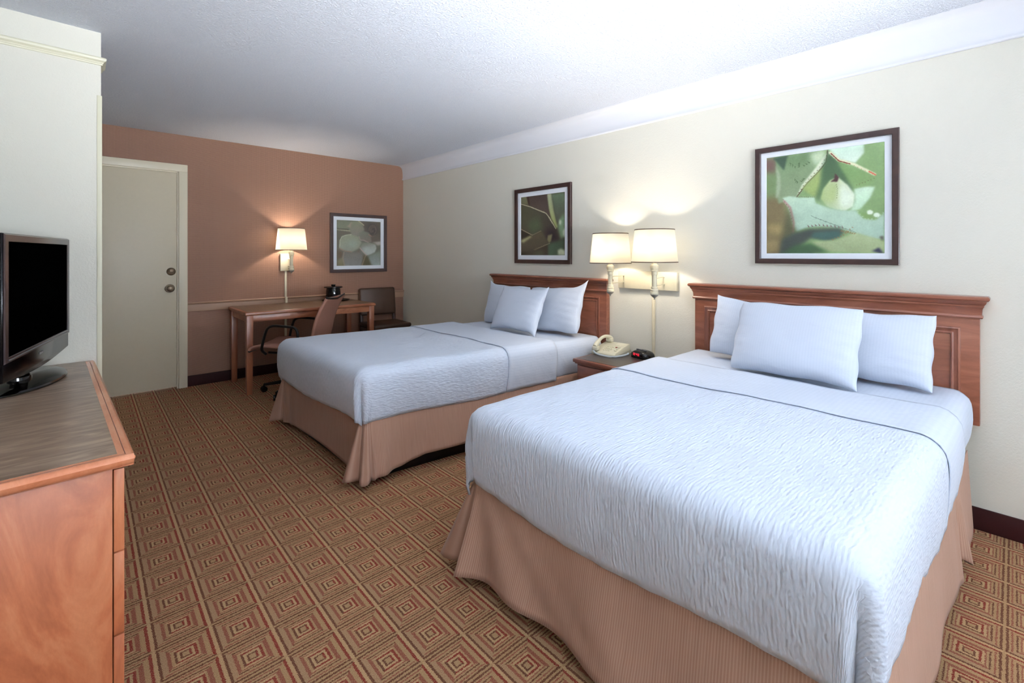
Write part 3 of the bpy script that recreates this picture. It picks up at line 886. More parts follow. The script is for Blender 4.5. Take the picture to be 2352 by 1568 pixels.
for ch in '12:43':
    if ch == ':':
        for zz in (.024, .030): dg.box((-.0641, yy - .003, zz), (-.0631, yy - .001, zz + .002))
        yy -= .007
    else:
        digit(ch, yy, .0205); yy -= .0155
dg.build('time_digits', MAT['led_red'], e, smooth=False)
bt = MB()
for i in range(5): bt.box((-.020 + (i % 2) * .004, -.045 + i * .019, .050), (-.006 + (i % 2) * .004, -.031 + i * .019, .0555), .001)
bt.build('top_buttons', plain('dark_grey_button', rgb(70, 70, 74), .4), e)

# ------------------------------------------------------------ wall lamps
def lathe_obj(name, prof, mat, parent, c=(0, 0, 0), seg=40):
    return MB().lathe(prof, c, seg).build(name, mat, parent, ang=40)
def shade(parent, c, zb, zt, rb, rt):
    o = MB().lathe([(rb, zb), (rt, zt)], (c[0], c[1], 0), 56).build('lamp_shade', MAT['shade'], parent)
    m = o.modifiers.new('s', 'SOLIDIFY'); m.thickness = .0012
    for r, z in ((rb, zb), (rt, zt)):
        tr = MB()
        sl = (rt - rb) / (zt - zb)
        lo, hi = (z, z + .006) if z == zb else (z - .006, z)
        ro = lambda zz: rb + sl * (zz - zb)
        tr.lathe([(ro(lo) - .0016, lo), (ro(lo) + .0018, lo), (ro(hi) + .0018, hi), (ro(hi) - .0016, hi), (ro(lo) - .0016, lo)], (c[0], c[1], 0), 56)
        tr.build('trim_band', MAT['shade_trim'], o)
    return o
def lamp_body(parent, c, zb, zs0):
    """turned cream candlestick from zb (bottom) up to zs0 (bottom of shade)"""
    x, y = c; H = zs0 - zb
    p = [(0, .016), (.010, .017), (.016, .022), (.024, .030), (.026, .034), (.026, .050), (.0235, .053), (.025, .058), (.025, .066), (.021, .070), (.0215, .080), (.017, .085), (.0165, H - .075), (.019, H - .072), (.019, H - .052), (.0235, H - .050), (.025, H - .045), (.023, H - .040), (.025, H - .034), (.028, H - .022), (.026, H - .010), (.016, H - .003), (.012, H + .02), (0, H + .02)]
    st = MB().lathe(p, (x, y, zb), 28).build('lamp_stem', MAT['lamp_cream'], parent)
    MB().lathe([(0, 0), (.004, .002), (.006, .006), (.003, .010), (.008, .014), (.019, .022), (.0255, .031), (.0262, .036)], (x, y, zb), 24).build('finial', MAT['lamp_pewter'], st)
    bl = MB().lathe([(0, .105), (.016, .1), (.028, .083), (.030, .07), (.024, .05), (.015, .035), (.013, .02), (.0, .02)], (x, y, zs0), 24)
    bl.build('bulb', MAT['bulb'], parent)
    hp = MB()
    for s_ in (-1, 1): hp.tube([(x, y + s_ * .012, zs0 + .018), (x, y + s_ * .034, zs0 + .03), (x, y + s_ * .044, zs0 + .09), (x, y + s_ * .02, zs0 + .165), (x, y, zs0 + .17)], .0016, 6)
    hp.build('harp', MAT['antique'], parent)
MAT['bulb'] = plain('glowing_bulb', rgb(255, 240, 210), .4, emit=(1, .80, .52, 1), es=9)
def bulb_light(parent, p, power, col=(1, .89, .74)):
    L = bpy.data.lights.new('bulb_light', 'POINT'); L.energy = power; L.color = col; L.shadow_soft_size = .034
    o = bpy.data.objects.new('bulb_light', L); COL.objects.link(o); o.parent = parent; o.location = p
LAMP_P = 14
# pair on the right wall (built in world coordinates, origin at plate centre)
o = (XR, 1.80, 1.065)
e = tag(empty('wall_lamp', o), 'double wall lamp with two lit cream shades on one backplate between the headboards', 'wall lamp')
def rel(x, y): return (x - o[0], y - o[1])
MB().box((XR - .030, 1.560, 1.003), (XR - .0005, 2.035, 1.132), .003).build('backplate', MAT['lamp_cream'], e, off=o)
sc_ = MB().lathe([(0, .003), (.004, .002), (.005, 0)], (XR - .030, 1.745, 1.022), 12, rot=Matrix.Rotation(-PI / 2, 3, 'Y')); sc_.build('screw', MAT['black_metal'], e, off=o)
pairs = [((2.80, 1.982), .952, 1.190, 1.408, 2.0), ((2.75, 1.600), .958, 1.202, 1.420, 1.65)]
for (x, y), zb, zs, zt, ya in pairs:
    rx, ry = rel(x, y)
    ay = 1.655 if y < 1.8 else 1.985
    # two thin swing arms from the plate to the stem
    for z in (1.045, 1.095):
        bx = MB()
        bx.tube([(x + .01, y, z), (x + .05, (y * 2 + ay) / 3, z + .001), (XR - .045, ay, z + .002), (XR - .030, ay, z + .002)], .0035, 8)
        bx.lathe([(0, .006), (.006, .005), (.007, 0)], (XR - .030, ay, z + .002), 12, rot=Matrix.Rotation(-PI / 2, 3, 'Y'))
        bx.build('swing_arm', MAT['lamp_cream'], e, off=o)
    zb_, zs_, zt_ = zb - o[2], zs - o[2], zt - o[2]
    lamp_body(e, (rx, ry), zb_, zs_ - .008)
    shade(e, (rx, ry), zs_, zt_, .148, .126)
    bulb_light(e, (rx, ry, zs_ + .085), LAMP_P)
MB().box((XR - .012, 1.738, .10), (XR - .0005, 1.760, 1.003), .002).build('cord_cover', MAT['lamp_cream'], e, off=o)
# single lamp on the back wall
o = (1.584, YB, 1.17)
e = tag(empty('wall_lamp', o), 'single wall lamp with a lit cream shade on the brown wall above the desk', 'wall lamp')
MB().box((1.528, YB - .026, 1.078), (1.642, YB - .0005, 1.262), .003).build('backplate', MAT['lamp_cream'], e, off=o)
px_, py_ = 1.600, 5.165
for z in (1.13, 1.20):
    ar = MB()
    ar.tube([(1.610, YB - .026, z), (1.612, YB - .05, z), (px_, py_ + .012, z)], .0035, 8)
    ar.lathe([(0, .006), (.006, .005), (.007, 0)], (1.610, YB - .026, z), 12, rot=ROTY)
    ar.build('swing_arm', MAT['lamp_cream'], e, off=o)
lamp_body(e, (px_ - o[0], py_ - o[1]), 1.052 - o[2], 1.295 - o[2] - .004)
shade(e, (px_ - o[0], py_ - o[1]), 1.298 - o[2], 1.530 - o[2], .152, .129)
bulb_light(e, (px_ - o[0], py_ - o[1], 1.385 - o[2]), LAMP_P * 1.9)
MB().lathe([(0, .003), (.004, .002), (.005, 0)], (1.612, YB - .026, 1.10), 12, rot=ROTY).build('screw', MAT['black_metal'], e, off=o)
cc = MB().box((1.574, YB - .014, .78), (1.596, YB - .0005, 1.078), .002); cc.box((1.574, YB - .014 - .0, .10), (1.596, YB - .0005, .712), .002)
cc.box((1.574, YB - .038, .705), (1.596, YB - .024, .80), .002)
cc.build('cord_cover', MAT['lamp_cream'], e, off=o)

# ------------------------------------------------------------ framed prints (colours held per vertex of the flat print)
def blur(a, k):
    if k < 1: return a
    r = int(k * 2.5) + 1; w_ = np.exp(-.5 * (np.arange(-r, r + 1) / k) ** 2); w_ /= w_.sum()
    p = np.pad(a, r, mode='edge')
    p = np.apply_along_axis(lambda m: np.convolve(m, w_, 'valid'), 0, p)
    return np.apply_along_axis(lambda m: np.convolve(m, w_, 'valid'), 1, p)
class Art:
    def __init__(s, N, bg, quad):
        s.N = N; s.v, s.u = np.mgrid[0:N, 0:N] / (N - 1.0)
        s.img = np.zeros((N, N, 3)) + np.array(bg) / 255.0; s.q = quad
    def uv(s, X, Y):
        (x0, yt0, yb0), (x1, yt1, yb1) = s.q
        u = (X - x0) / (x1 - x0); yt = yt0 + (yt1 - yt0) * u; yb = yb0 + (yb1 - yb0) * u
        return u, (Y - yt) / (yb - yt)
    def mask(s, pts):
        P = [s.uv(*p) for p in pts]; m = np.zeros((s.N, s.N), bool)
        for (x1, y1), (x2, y2) in zip(P, P[1:] + P[:1]):
            if y1 == y2: continue
            c = ((y1 > s.v) != (y2 > s.v)) & (s.u < (x2 - x1) * (s.v - y1) / (y2 - y1) + x1)
            m ^= c
        return m.astype(float)
    def poly(s, pts, col, soft=1.2, col2=None, ang=90, a=1):
        m = blur(s.mask(pts), soft) * a
        c = np.array(col) / 255.0
        if col2 is not None:
            P = np.array([s.uv(*p) for p in pts]); d = np.array([math.cos(R_(ang)), math.sin(R_(ang))])
            pr_ = P @ d; t = np.clip((s.u * d[0] + s.v * d[1] - pr_.min()) / (np.ptp(pr_) + 1e-6), 0, 1)[..., None]
            c = c * (1 - t) + np.array(col2) / 255.0 * t
        s.img = s.img * (1 - m[..., None]) + c * m[..., None]
    def line(s, pts, col, wpx=1.5, soft=.6, a=1):
        P = [s.uv(*p) for p in pts]; best = np.full((s.N, s.N), 9.0)
        for (x1, y1), (x2, y2) in zip(P[:-1], P[1:]):
            dx, dy = x2 - x1, y2 - y1; t = np.clip(((s.u - x1) * dx + (s.v - y1) * dy) / (dx * dx + dy * dy + 1e-9), 0, 1)
            best = np.minimum(best, np.hypot(s.u - x1 - t * dx, s.v - y1 - t * dy))
        m = blur((best * s.N < wpx).astype(float), soft)[..., None] * a
        s.img = s.img * (1 - m) + np.array(col) / 255.0 * m
    def spikes(s, pts, col, n, size, side=1):
        P = pts; size = size * .62; n = int(n * 1.3)
        L = [math.hypot(b[0] - a[0], b[1] - a[1]) for a, b in zip(P[:-1], P[1:])]; T = sum(L)
        for i in range(n):
            d = T * (i + .5) / n; k = 0
            while k < len(L) - 1 and d > L[k]: d -= L[k]; k += 1
            a, b = P[k], P[k + 1]; t = d / L[k]; x = a[0] + (b[0] - a[0]) * t; y = a[1] + (b[1] - a[1]) * t
            tx, ty = (b[0] - a[0]) / L[k], (b[1] - a[1]) / L[k]; nx, ny = -ty * side, tx * side
            s.poly([(x - tx * size * .35, y - ty * size * .35), (x + tx * size * .35, y + ty * size * .35), (x + nx * size + tx * size * .5, y + ny * size + ty * size * .5)], col, .8, a=.75)

def art_large():
    A = Art(250, (124, 152, 102), ((290, 380, 1390), (1522, 215, 1360)))
    A.poly([(290, 380), (420, 370), (420, 560), (290, 580)], (104, 82, 76), 8)
    A.poly([(290, 540), (420, 540), (430, 800), (290, 800)], (112, 132, 92), 8)
    A.poly([(290, 790), (520, 790), (560, 1000), (520, 1390), (290, 1390)], (116, 104, 76), 8, (124, 110, 78))
    A.poly([(300, 1080), (480, 1080), (490, 1180), (300, 1180)], (150, 134, 92), 6)
    A.poly([(300, 1260), (460, 1260), (440, 1360), (300, 1360)], (138, 122, 86), 6)
    A.poly([(400, 370), (960, 290), (640, 800), (430, 860), (410, 480)], (118, 142, 104), 2, (132, 148, 116))
    A.poly([(470, 360), (880, 310), (800, 420), (560, 480)], (104, 128, 92), 6)
    A.poly([(370, 380), (540, 350), (500, 510)], (56, 78, 62), 2)
    A.poly([(400, 450), (455, 560), (460, 700), (430, 800), (400, 800), (415, 600)], (150, 164, 136), 2)
    A.poly([(780, 320), (955, 295), (940, 420), (840, 460)], (190, 206, 172), 6)
    A.poly([(880, 440), (960, 330), (985, 330), (940, 450), (760, 640), (640, 790), (700, 660), (800, 540)], (212, 218, 192), 1.5)
    A.line([(975, 300), (960, 420), (880, 520), (760, 640), (640, 790)], (84, 74, 52), 1.4)
    A.spikes([(960, 380), (880, 500), (760, 620), (660, 760)], (74, 62, 44), 9, 26, 1)
    A.poly([(920, 480), (890, 760), (840, 790), (700, 700), (780, 620)], (160, 176, 112), 3, (140, 160, 98))
    A.poly([(980, 300), (1080, 400), (1180, 560), (1240, 700), (1200, 730), (930, 720), (880, 840), (850, 800), (900, 640), (920, 480)], (62, 88, 62), 4, (78, 104, 72))
    A.poly([(1080, 420), (1440, 555), (1420, 640), (1240, 700), (1160, 560)], (110, 142, 88), 3, (126, 154, 100))
    A.poly([(985, 285), (1330, 235), (1330, 330), (1250, 430), (1090, 400)], (196, 222, 200), 2, (216, 232, 214))
    A.line([(1000, 320), (1090, 400), (1240, 445), (1430, 550)], (214, 214, 178), 3.0, 1)
    A.line([(1010, 330), (1090, 408), (1200, 440)], (120, 64, 48), 1.3, .6)
    A.spikes([(1070, 400), (1240, 452), (1430, 552)], (150, 74, 54), 8, 20, 1)
    A.line([(1380, 520), (1440, 556)], (196, 110, 84), 1.6)
    A.spikes([(1440, 580), (1250, 660)], (84, 84, 58), 6, 26, -1)
    A.poly([(1080, 575), (1180, 665), (1245, 760), (1230, 880), (1150, 925), (1060, 915), (970, 880), (905, 800), (930, 700), (1000, 610)], (160, 178, 120), 1.5, (226, 236, 212), 0)
    A.poly([(1070, 640), (1140, 660), (1220, 760), (1215, 860), (1120, 900), (1080, 780)], (222, 234, 212), 5)
    A.poly([(1030, 620), (1085, 640), (1070, 800), (1010, 860), (940, 800)], (170, 186, 128), 6)
    A.spikes([(1065, 640), (1080, 700), (1075, 800)], (120, 134, 84), 6, 30, 1)
    A.poly([(1050, 535), (1090, 580), (1075, 625), (1005, 625), (1045, 590)], (66, 42, 44), 1)
    A.poly([(1240, 700), (1340, 680), (1435, 675), (1390, 790), (1300, 905), (1200, 935), (1250, 820)], (206, 232, 204), 2, (186, 216, 184))
    A.poly([(480, 800), (560, 780), (700, 795), (835, 785), (850, 850), (1000, 905), (1120, 925), (1260, 925), (1340, 1005), (1440, 1015), (1522, 940), (1522, 1220), (1430, 1210), (1260, 1160), (1090, 1105), (900, 1090), (760, 1105), (640, 1150), (590, 1060), (550, 900)], (190, 216, 190), 1.8, (158, 184, 166))
    A.poly([(620, 830), (1000, 930), (1260, 1010), (1300, 1100), (1000, 1060), (700, 1040)], (176, 202, 180), 14)
    A.line([(500, 830), (570, 900), (610, 1060), (600, 1160)], (170, 140, 134), 2.5, 1.2)
    A.spikes([(480, 800), (560, 900), (600, 1060)], (104, 74, 66), 7, 24, 1)
    A.spikes([(640, 790), (840, 790)], (92, 92, 70), 8, 24, -1)
    A.poly([(560, 900), (600, 1080), (640, 1160), (520, 1260), (430, 1390), (480, 1180), (520, 1000)], (84, 84, 62), 6)
    A.poly([(600, 1170), (780, 1120), (1100, 1105), (1150, 1150), (1000, 1235), (800, 1215), (700, 1290), (620, 1390), (440, 1390), (480, 1240)], (62, 70, 66), 4)
    A.poly([(830, 1155), (1090, 1135), (1115, 1200), (950, 1235), (800, 1205)], (62, 90, 84), 3)
    A.poly([(800, 1255), (1050, 1235), (1250, 1150), (1440, 1205), (1522, 1240), (1522, 1362), (1000, 1352), (860, 1300)], (166, 180, 138), 2.5, (142, 156, 116))
    A.spikes([(1100, 1140), (1250, 1170)], (132, 96, 66), 6, 40, -1)
    A.spikes([(1240, 1090), (1130, 1190), (1020, 1240)], (140, 104, 72), 7, 34, 1)
    A.poly([(450, 1392), (640, 1290), (800, 1270), (1000, 1370)], (62, 88, 62), 4)
    A.spikes([(1150, 1112), (1060, 1100), (900, 1085), (760, 1104)], (104, 70, 70), 8, 44, 1)
    A.poly([(1405, 1340), (1470, 1300), (1512, 1362)], (34, 34, 56), 2)
    A.poly([(1470, 1190), (1512, 1180), (1512, 1240)], (60, 52, 44), 2)
    A.poly([(1260, 930), (1360, 950), (1430, 1000), (1500, 950), (1440, 1015), (1330, 1005)], (120, 150, 92), 2)
    for cx_, cy_ in ((1388, 940), (1450, 968)):
        A.poly([(cx_ + 30 * math.cos(k), cy_ + 24 * math.sin(k)) for k in np.linspace(0, 6.1, 12)], (226, 240, 220), 1)
    A.spikes([(1260, 925), (1340, 1010), (1440, 1015), (1522, 940)], (184, 208, 178), 8, 24, -1)
    for k in range(5): A.spikes([(560 + k * 60, 420 + (k % 2) * 170), (640 + k * 20, 470 + (k % 2) * 160)], (72, 92, 62), 3, 46, 1)
    for k in range(9): A.line([(800 + k * 50, 980 + k * 18), (860 + k * 50, 1010 + k * 18)], (110, 128, 112), .7, .5, .7)
    return A.img
def art_small():
    A = Art(200, (74, 66, 54), ((206, 385, 1330), (908, 290, 1325)))
    A.poly([(206, 385), (320, 365), (350, 520), (206, 500)], (112, 112, 84), 4)
    A.poly([(300, 370), (345, 365), (370, 520), (335, 510)], (56, 40, 38), 2)
    A.poly([(345, 365), (640, 330), (680, 700), (560, 620), (360, 530)], (74, 62, 58), 3, (88, 74, 66))
    A.poly([(206, 500), (360, 540), (600, 630), (780, 870), (740, 950), (540, 930), (400, 1000), (206, 910)], (84, 84, 62), 3, (70, 62, 56), 30)
    A.poly([(300, 800), (500, 700), (560, 900), (400, 990)], (86, 98, 72), 10)
    A.line([(206, 495), (360, 535), (520, 600), (620, 640), (680, 720), (770, 890)], (186, 178, 148), 1.4, .8)
    A.spikes([(380, 545), (600, 625)], (224, 216, 186), 10, 22, -1)
    A.spikes([(660, 690), (720, 800)], (220, 214, 186), 6, 26, 1)
    A.poly([(640, 330), (705, 322), (745, 600), (800, 860), (780, 890), (700, 720), (665, 560)], (176, 180, 148), 2, (150, 160, 96))
    A.poly([(700, 322), (908, 292), (908, 620), (830, 700), (790, 820), (745, 600)], (98, 116, 92), 4, (84, 84, 74))
    A.poly([(908, 610), (830, 720), (800, 860), (840, 1060), (908, 1030)], (112, 140, 108), 5, (128, 152, 118))
    A.poly([(825, 740), (855, 760), (850, 830), (820, 820)], (204, 212, 186), 3)
    A.poly([(908, 870), (875, 930), (880, 1000), (908, 1030)], (196, 206, 182), 3)
    A.poly([(640, 880), (760, 900), (780, 1000), (840, 1080), (700, 1120), (600, 1060)], (52, 42, 46), 8)
    A.poly([(206, 910), (400, 1000), (300, 1080), (206, 1110)], (48, 42, 34), 3)
    A.spikes([(206, 905), (400, 1000)], (214, 206, 176), 8, 22, -1)
    A.line([(206, 905), (400, 1000), (540, 930)], (150, 142, 116), 1.2, .8)
    A.poly([(206, 1110), (400, 1010), (540, 930), (680, 1130), (440, 1240), (206, 1290)], (94, 86, 66), 4, (82, 72, 60))
    A.poly([(212, 1080), (360, 1010), (400, 1020), (260, 1120), (212, 1120)], (176, 172, 126), 3)
    A.poly([(650, 1000), (720, 980), (700, 1090), (670, 1130), (640, 1070)], (132, 126, 92), 2)
    A.line([(440, 1240), (680, 1130)], (150, 138, 108), 1.2, .8)
    A.spikes([(420, 1240), (660, 1140)], (212, 200, 166), 11, 20, -1)
    A.poly([(206, 1290), (440, 1245), (660, 1150), (660, 1330), (206, 1330)], (62, 54, 44), 4)
    A.poly([(300, 1300), (560, 1240), (640, 1300), (500, 1330)], (92, 92, 72), 8)
    A.poly([(655, 1140), (840, 1080), (908, 1040), (908, 1330), (655, 1330)], (82, 104, 82), 5, (70, 84, 66), 0)
    A.poly([(800, 1240), (850, 1215), (908, 1250), (908, 1325), (810, 1320)], (190, 200, 168), 3)
    return A.img
def art_succ():
    A = Art(200, (104, 104, 90), ((315, 225, 1280), (1300, 270, 1268)))
    A.poly([(320, 225), (640, 240), (560, 440), (320, 440)], (118, 120, 100), 3)
    A.poly([(320, 445), (620, 480), (640, 560), (420, 600), (360, 1000), (320, 1100)], (96, 92, 78), 5)
    A.line([(320, 445), (610, 480)], (176, 172, 142), 2.2, 1.2)
    A.line([(330, 432), (560, 446)], (72, 70, 58), 2, 1.5)
    A.poly([(800, 265), (1300, 275), (1300, 700), (1100, 740), (900, 560), (880, 380)], (88, 80, 70), 6)
    A.poly([(1000, 340), (1200, 350), (1220, 500), (1140, 590), (1020, 520)], (62, 56, 54), 10)
    for k in range(4): A.line([(1060 + 22 * math.cos(a) * (k + 1) + 50, 450 + 26 * math.sin(a) * (k + 1)) for a in np.linspace(k, k + 4.4, 9)], (112, 100, 88), 1.1, .9)
    A.poly([(650, 255), (790, 250), (880, 320), (920, 450), (860, 560), (720, 610), (640, 560), (580, 420), (600, 300)], (128, 130, 104), 2.5, (132, 124, 116))
    A.poly([(520, 370), (570, 350), (600, 300), (650, 255), (600, 420), (590, 400)], (150, 142, 122), 2)
    A.line([(790, 252), (880, 320), (910, 350)], (190, 180, 146), 1.6, 1)
    A.poly([(800, 520), (900, 480), (1030, 520), (1080, 620), (1090, 730), (1010, 740), (900, 690), (830, 690), (795, 600)], (116, 118, 102), 2, (128, 116, 106))
    A.line([(1020, 560), (1100, 612), (1180, 590)], (160, 128, 112), 2, 1.4)
    A.line([(796, 600), (830, 690), (900, 690), (1010, 745)], (160, 146, 138), 2, 1.2)
    A.poly([(1080, 600), (1300, 520), (1300, 720), (1220, 740), (1110, 740)], (92, 84, 74), 4)
    A.poly([(1090, 740), (1160, 735), (1300, 720), (1300, 800), (1220, 810), (1180, 770)], (170, 162, 152), 3)
    A.poly([(640, 560), (800, 610), (820, 700), (860, 740), (800, 880), (640, 960), (480, 940), (380, 880), (385, 700), (430, 610), (520, 575)], (142, 146, 122), 2.5, (148, 152, 136))
    A.poly([(560, 700), (760, 680), (760, 820), (640, 900), (520, 860)], (152, 162, 146), 12)
    A.line([(380, 860), (385, 700), (430, 610), (520, 575), (630, 562)], (190, 188, 160), 1.6, 1)
    A.line([(380, 880), (480, 940), (640, 962)], (150, 124, 108), 2, 1.2)
    A.poly([(880, 745), (1040, 750), (1180, 790), (1200, 880), (1160, 970), (1000, 1040), (970, 1040), (900, 960), (820, 870)], (120, 122, 106), 2, (182, 188, 180), 60)
    A.poly([(840, 880), (960, 860), (1150, 900), (1120, 980), (985, 1020), (920, 960)], (184, 190, 184), 9)
    A.line([(822, 870), (900, 965), (970, 1040)], (190, 166, 158), 2, 1.2)
    A.poly([(860, 760), (800, 860), (820, 980), (930, 1050), (880, 1280), (740, 1280), (760, 960)], (104, 94, 76), 5)
    A.poly([(450, 960), (640, 980), (860, 960), (900, 1100), (850, 1280), (460, 1280), (440, 1100)], (120, 114, 106), 4, (132, 132, 128))
    A.line([(470, 970), (445, 1100), (480, 1270)], (160, 146, 130), 2, 1.2)
    A.poly([(330, 900), (440, 960), (430, 1080), (330, 1160)], (96, 80, 62), 5)
    A.poly([(330, 1160), (440, 1090), (470, 1280), (330, 1280)], (126, 118, 92), 4)
    A.poly([(1000, 1060), (1200, 980), (1300, 920), (1300, 1270), (1080, 1270), (1010, 1160)], (124, 132, 118), 5, (148, 156, 152))
    A.poly([(900, 1050), (1000, 1060), (1080, 1270), (870, 1270)], (88, 82, 58), 4)
    A.line([(950, 1040), (870, 1270)], (150, 130, 108), 1.6, 1)
    return A.img

MAT_PRINT = None
def print_mat():
    N = NT('glossy_photo_print'); at = N.n('ShaderNodeVertexColor'); at.layer_name = 'Col'
    N.l(at.outputs[0], N.b.inputs['Base Color']); N.b.inputs['Roughness'].default_value = .25
    return N.m
MAT_PRINT = print_mat()
def grain(img, seed, amp=.028):
    r = np.random.RandomState(seed); N = img.shape[0]
    a = blur(r.randn(N, N), 1.0) * 1.6 + blur(r.randn(N, N), 5) * 6 + blur(r.randn(N, N), 14) * 14
    return np.clip(img * (1 + amp * a[..., None]), 0, 1)
def picture(lab, wall, c, w_, h_, img, fb=.032, mb_=.033, pitch=0, mat_tint=None):
    """wall 'R': on the right wall (facing -x); 'B': on the back wall (facing -y). local: a = image right, z up, out = toward room"""
    e = tag(empty('framed_picture', c), lab, 'picture')
    def T(a, o_, z):
        return (-o_, -a, z) if wall == 'R' else (a, -o_, z)
    def ringobj(name, prof, mat):
        bm_ = MB(); bm = bm_.bm; rings = []
        for ins, out in prof:
            A_w, A_h = w_ / 2 - ins, h_ / 2 - ins
            rings.append([bm.verts.new(T(a, out, z)) for a, z in ((-A_w, -A_h), (A_w, -A_h), (A_w, A_h), (-A_w, A_h))])
        for r0, r1 in zip(rings[:-1], rings[1:]):
            for k in range(4): bm.faces.new((r0[k], r0[(k + 1) % 4], r1[(k + 1) % 4], r1[k]))
        bmesh.ops.recalc_face_normals(bm, faces=list(bm.faces))
        return bm_.build(name, mat, e, ang=25)
    ringobj('frame', [(0, .001), (0, .022), (.002, .024), (fb - .004, .022), (fb - .001, .020), (fb, .009), (fb, .001), (0, .001)], MAT['frame_wood'])
    ringobj('mat_board', [(fb - .002, .008), (fb + mb_, .009), (fb + mb_ + .001, .0066)], MAT['mat_board'])
    N = img.shape[0]; W2 = w_ / 2 - fb - mb_; H2 = h_ / 2 - fb - mb_
    vs = [T(-W2 + 2 * W2 * j / (N - 1), .0068, H2 - 2 * H2 * i / (N - 1)) for i in range(N) for j in range(N)]
    fs = [(i * N + j, (i + 1) * N + j, (i + 1) * N + j + 1, i * N + j + 1) for i in range(N - 1) for j in range(N - 1)]
    ob = mesh_obj('print', vs, fs, MAT_PRINT, e)
    lin = np.where(img <= .04045, img / 12.92, ((img + .055) / 1.055) ** 2.4)
    ca = ob.data.color_attributes.new('Col', 'FLOAT_COLOR', 'POINT')
    arr = np.ones((N * N, 4), np.float32); arr[:, :3] = lin.reshape(-1, 3)
    ca.data.foreach_set('color', arr.ravel())
    return e
picture('large framed green agave leaf print above the nearer bed', 'R', (XR - .0005, (1.0605 + .3852) / 2, (1.8901 + 1.2016) / 2), .675, .6885, grain(art_large(), 1), .030, .029)
picture('dark agave print in a dark frame above the farther bed', 'R', (XR - .0005, (3.196 + 2.508) / 2, (1.8615 + 1.1722) / 2), .688, .689, grain(art_small(), 2), .036, .038)
picture('framed grey-green succulent print on the brown wall above the desk', 'B', ((2.0597 + 2.765) / 2, YB - .0005, (1.733 + 1.043) / 2), .705, .69, grain(art_succ(), 3), .038, .040)

# ------------------------------------------------------------ desk
DX_0, DX_1, DY0, DY1, DZt = 1.04, 2.275, 4.60, 5.27, .738
loc = ((DX_0 + DX_1) / 2, (DY0 + DY1) / 2, 0)
e = tag(empty('desk', loc), 'cherry writing desk with four square legs against the brown wall', 'desk')
tp = MB().box((DX_0, DY0, DZt - .030), (DX_1, DY1, DZt), .009, 3).build('desk_top', MAT['desk_wood'], e, off=loc)
MB().box((DX_0 + .028, DY0 + .028, DZt - .004), (DX_1 - .028, DY1 - .01, DZt + .0006)).build('laminate_inset', MAT['desk_laminate'], tp, smooth=False, off=loc)
MB().box((DX_0 + .02, DY0 + .022, DZt - .088), (DX_1 - .02, DY0 + .044, DZt - .031), .002).build('apron', MAT['desk_wood'], e, off=loc)
for x in (DX_0 + .02, DX_1 - .042): MB().box((x, DY0 + .05, DZt - .088), (x + .022, DY1 - .04, DZt - .031), .002).build('apron', MAT['desk_wood'], e, off=loc)
lw = .056
for x in (DX_0 + .012, DX_1 - .012 - lw):
    for y in (DY0 + .014, DY1 - .03 - lw):
        bm_ = MB(); t_ = .006
        q = [(x, y), (x + lw, y), (x + lw, y + lw), (x, y + lw)]
        cx_, cy_ = x + lw / 2, y + lw / 2
        bm = bm_.bm; A = [bm.verts.new((cx_ + (a - cx_) * .82, cy_ + (b - cy_) * .82, 0)) for a, b in q]; B = [bm.verts.new((a, b, DZt - .031)) for a, b in q]
        bm.faces.new(A[::-1]); bm.faces.new(B)
        for k in range(4): bm.faces.new((A[k], A[(k + 1) % 4], B[(k + 1) % 4], B[k]))
        bmesh.ops.bevel(bm, geom=list(bm.edges), offset=.003, segments=2, profile=.5, affect='EDGES')
        bm_.build('leg', MAT['desk_leg_wood'], e, off=loc)

# ------------------------------------------------------------ ice bucket and tray on the desk
tz = DZt + .0008
tx, ty = 2.055, 5.12
tr = MB().lathe([(0, 0), (.135, 0), (.150, .008), (.152, .014), (.146, .014), (.136, .006), (0, .005)], (0, 0, 0), 48, sx=1.0, sy=.75).build('tray', MAT['black_plastic'])
tr.location = (tx, ty, tz); tag(tr, 'black oval tray under the ice bucket on the desk', 'tray')
e = tag(empty('ice_bucket', (tx - .03, ty, tz + .0068)), 'glossy black ice bucket with wide flat lid on the desk', 'ice bucket')
MB().lathe([(0, 0), (.070, 0), (.076, .006), (.080, .02), (.074, .12), (.070, .140), (0, .140)], (0, 0, 0), 40).build('bucket', MAT['tv_gloss'], e)
MB().lathe([(0, .140), (.095, .140), (.098, .144), (.098, .150), (.090, .153), (.03, .156), (0, .157)], (0, 0, 0), 40).build('lid', MAT['black_plastic'], e)
MB().lathe([(.018, .155), (.020, .160), (.024, .168), (.024, .174), (.018, .177), (0, .178)], (0, 0, 0), 24).build('lid_knob', MAT['black_plastic'], e)

# ------------------------------------------------------------ guest chair by the wall
e = tag(empty('side_chair', (2.60, 5.02, 0), R_(-3)), 'dark brown vinyl chair standing right of the desk by the wall', 'chair')
bk = MB().box((-.225, .175, .525), (.225, .235, .850), .024, 4, rot=Matrix.Rotation(-R_(6), 3, 'X'), piv=(0, .2, .525)); bk.build('backrest', MAT['brown_vinyl'], e)
MB().box((-.232, -.22, .405), (.232, .21, .458), .022, 4).build('seat', MAT['brown_vinyl'], e)
for s_ in (-1, 1):
    MB().box((s_ * .212 - .018, -.225, 0), (s_ * .212 + .018, -.187, .41), .004).build('leg', MAT['dark_wood'], e)
    lg = MB().prism([(.19, 0), (.228, 0), (.218, .45), (.240, .78), (.218, .78), (.182, .45)], 'x', s_ * .206 - .016, s_ * .206 + .016, .003); lg.build('leg', MAT['dark_wood'], e)
    MB().box((s_ * .212 - .010, -.19, .365), (s_ * .212 + .010, .2, .405), .002).build('seat_rail', MAT['dark_wood'], e)
for y in (-.215, .19): MB().box((-.2, y, .365), (.2, y + .02, .405), .002).build('seat_rail', MAT['dark_wood'], e)

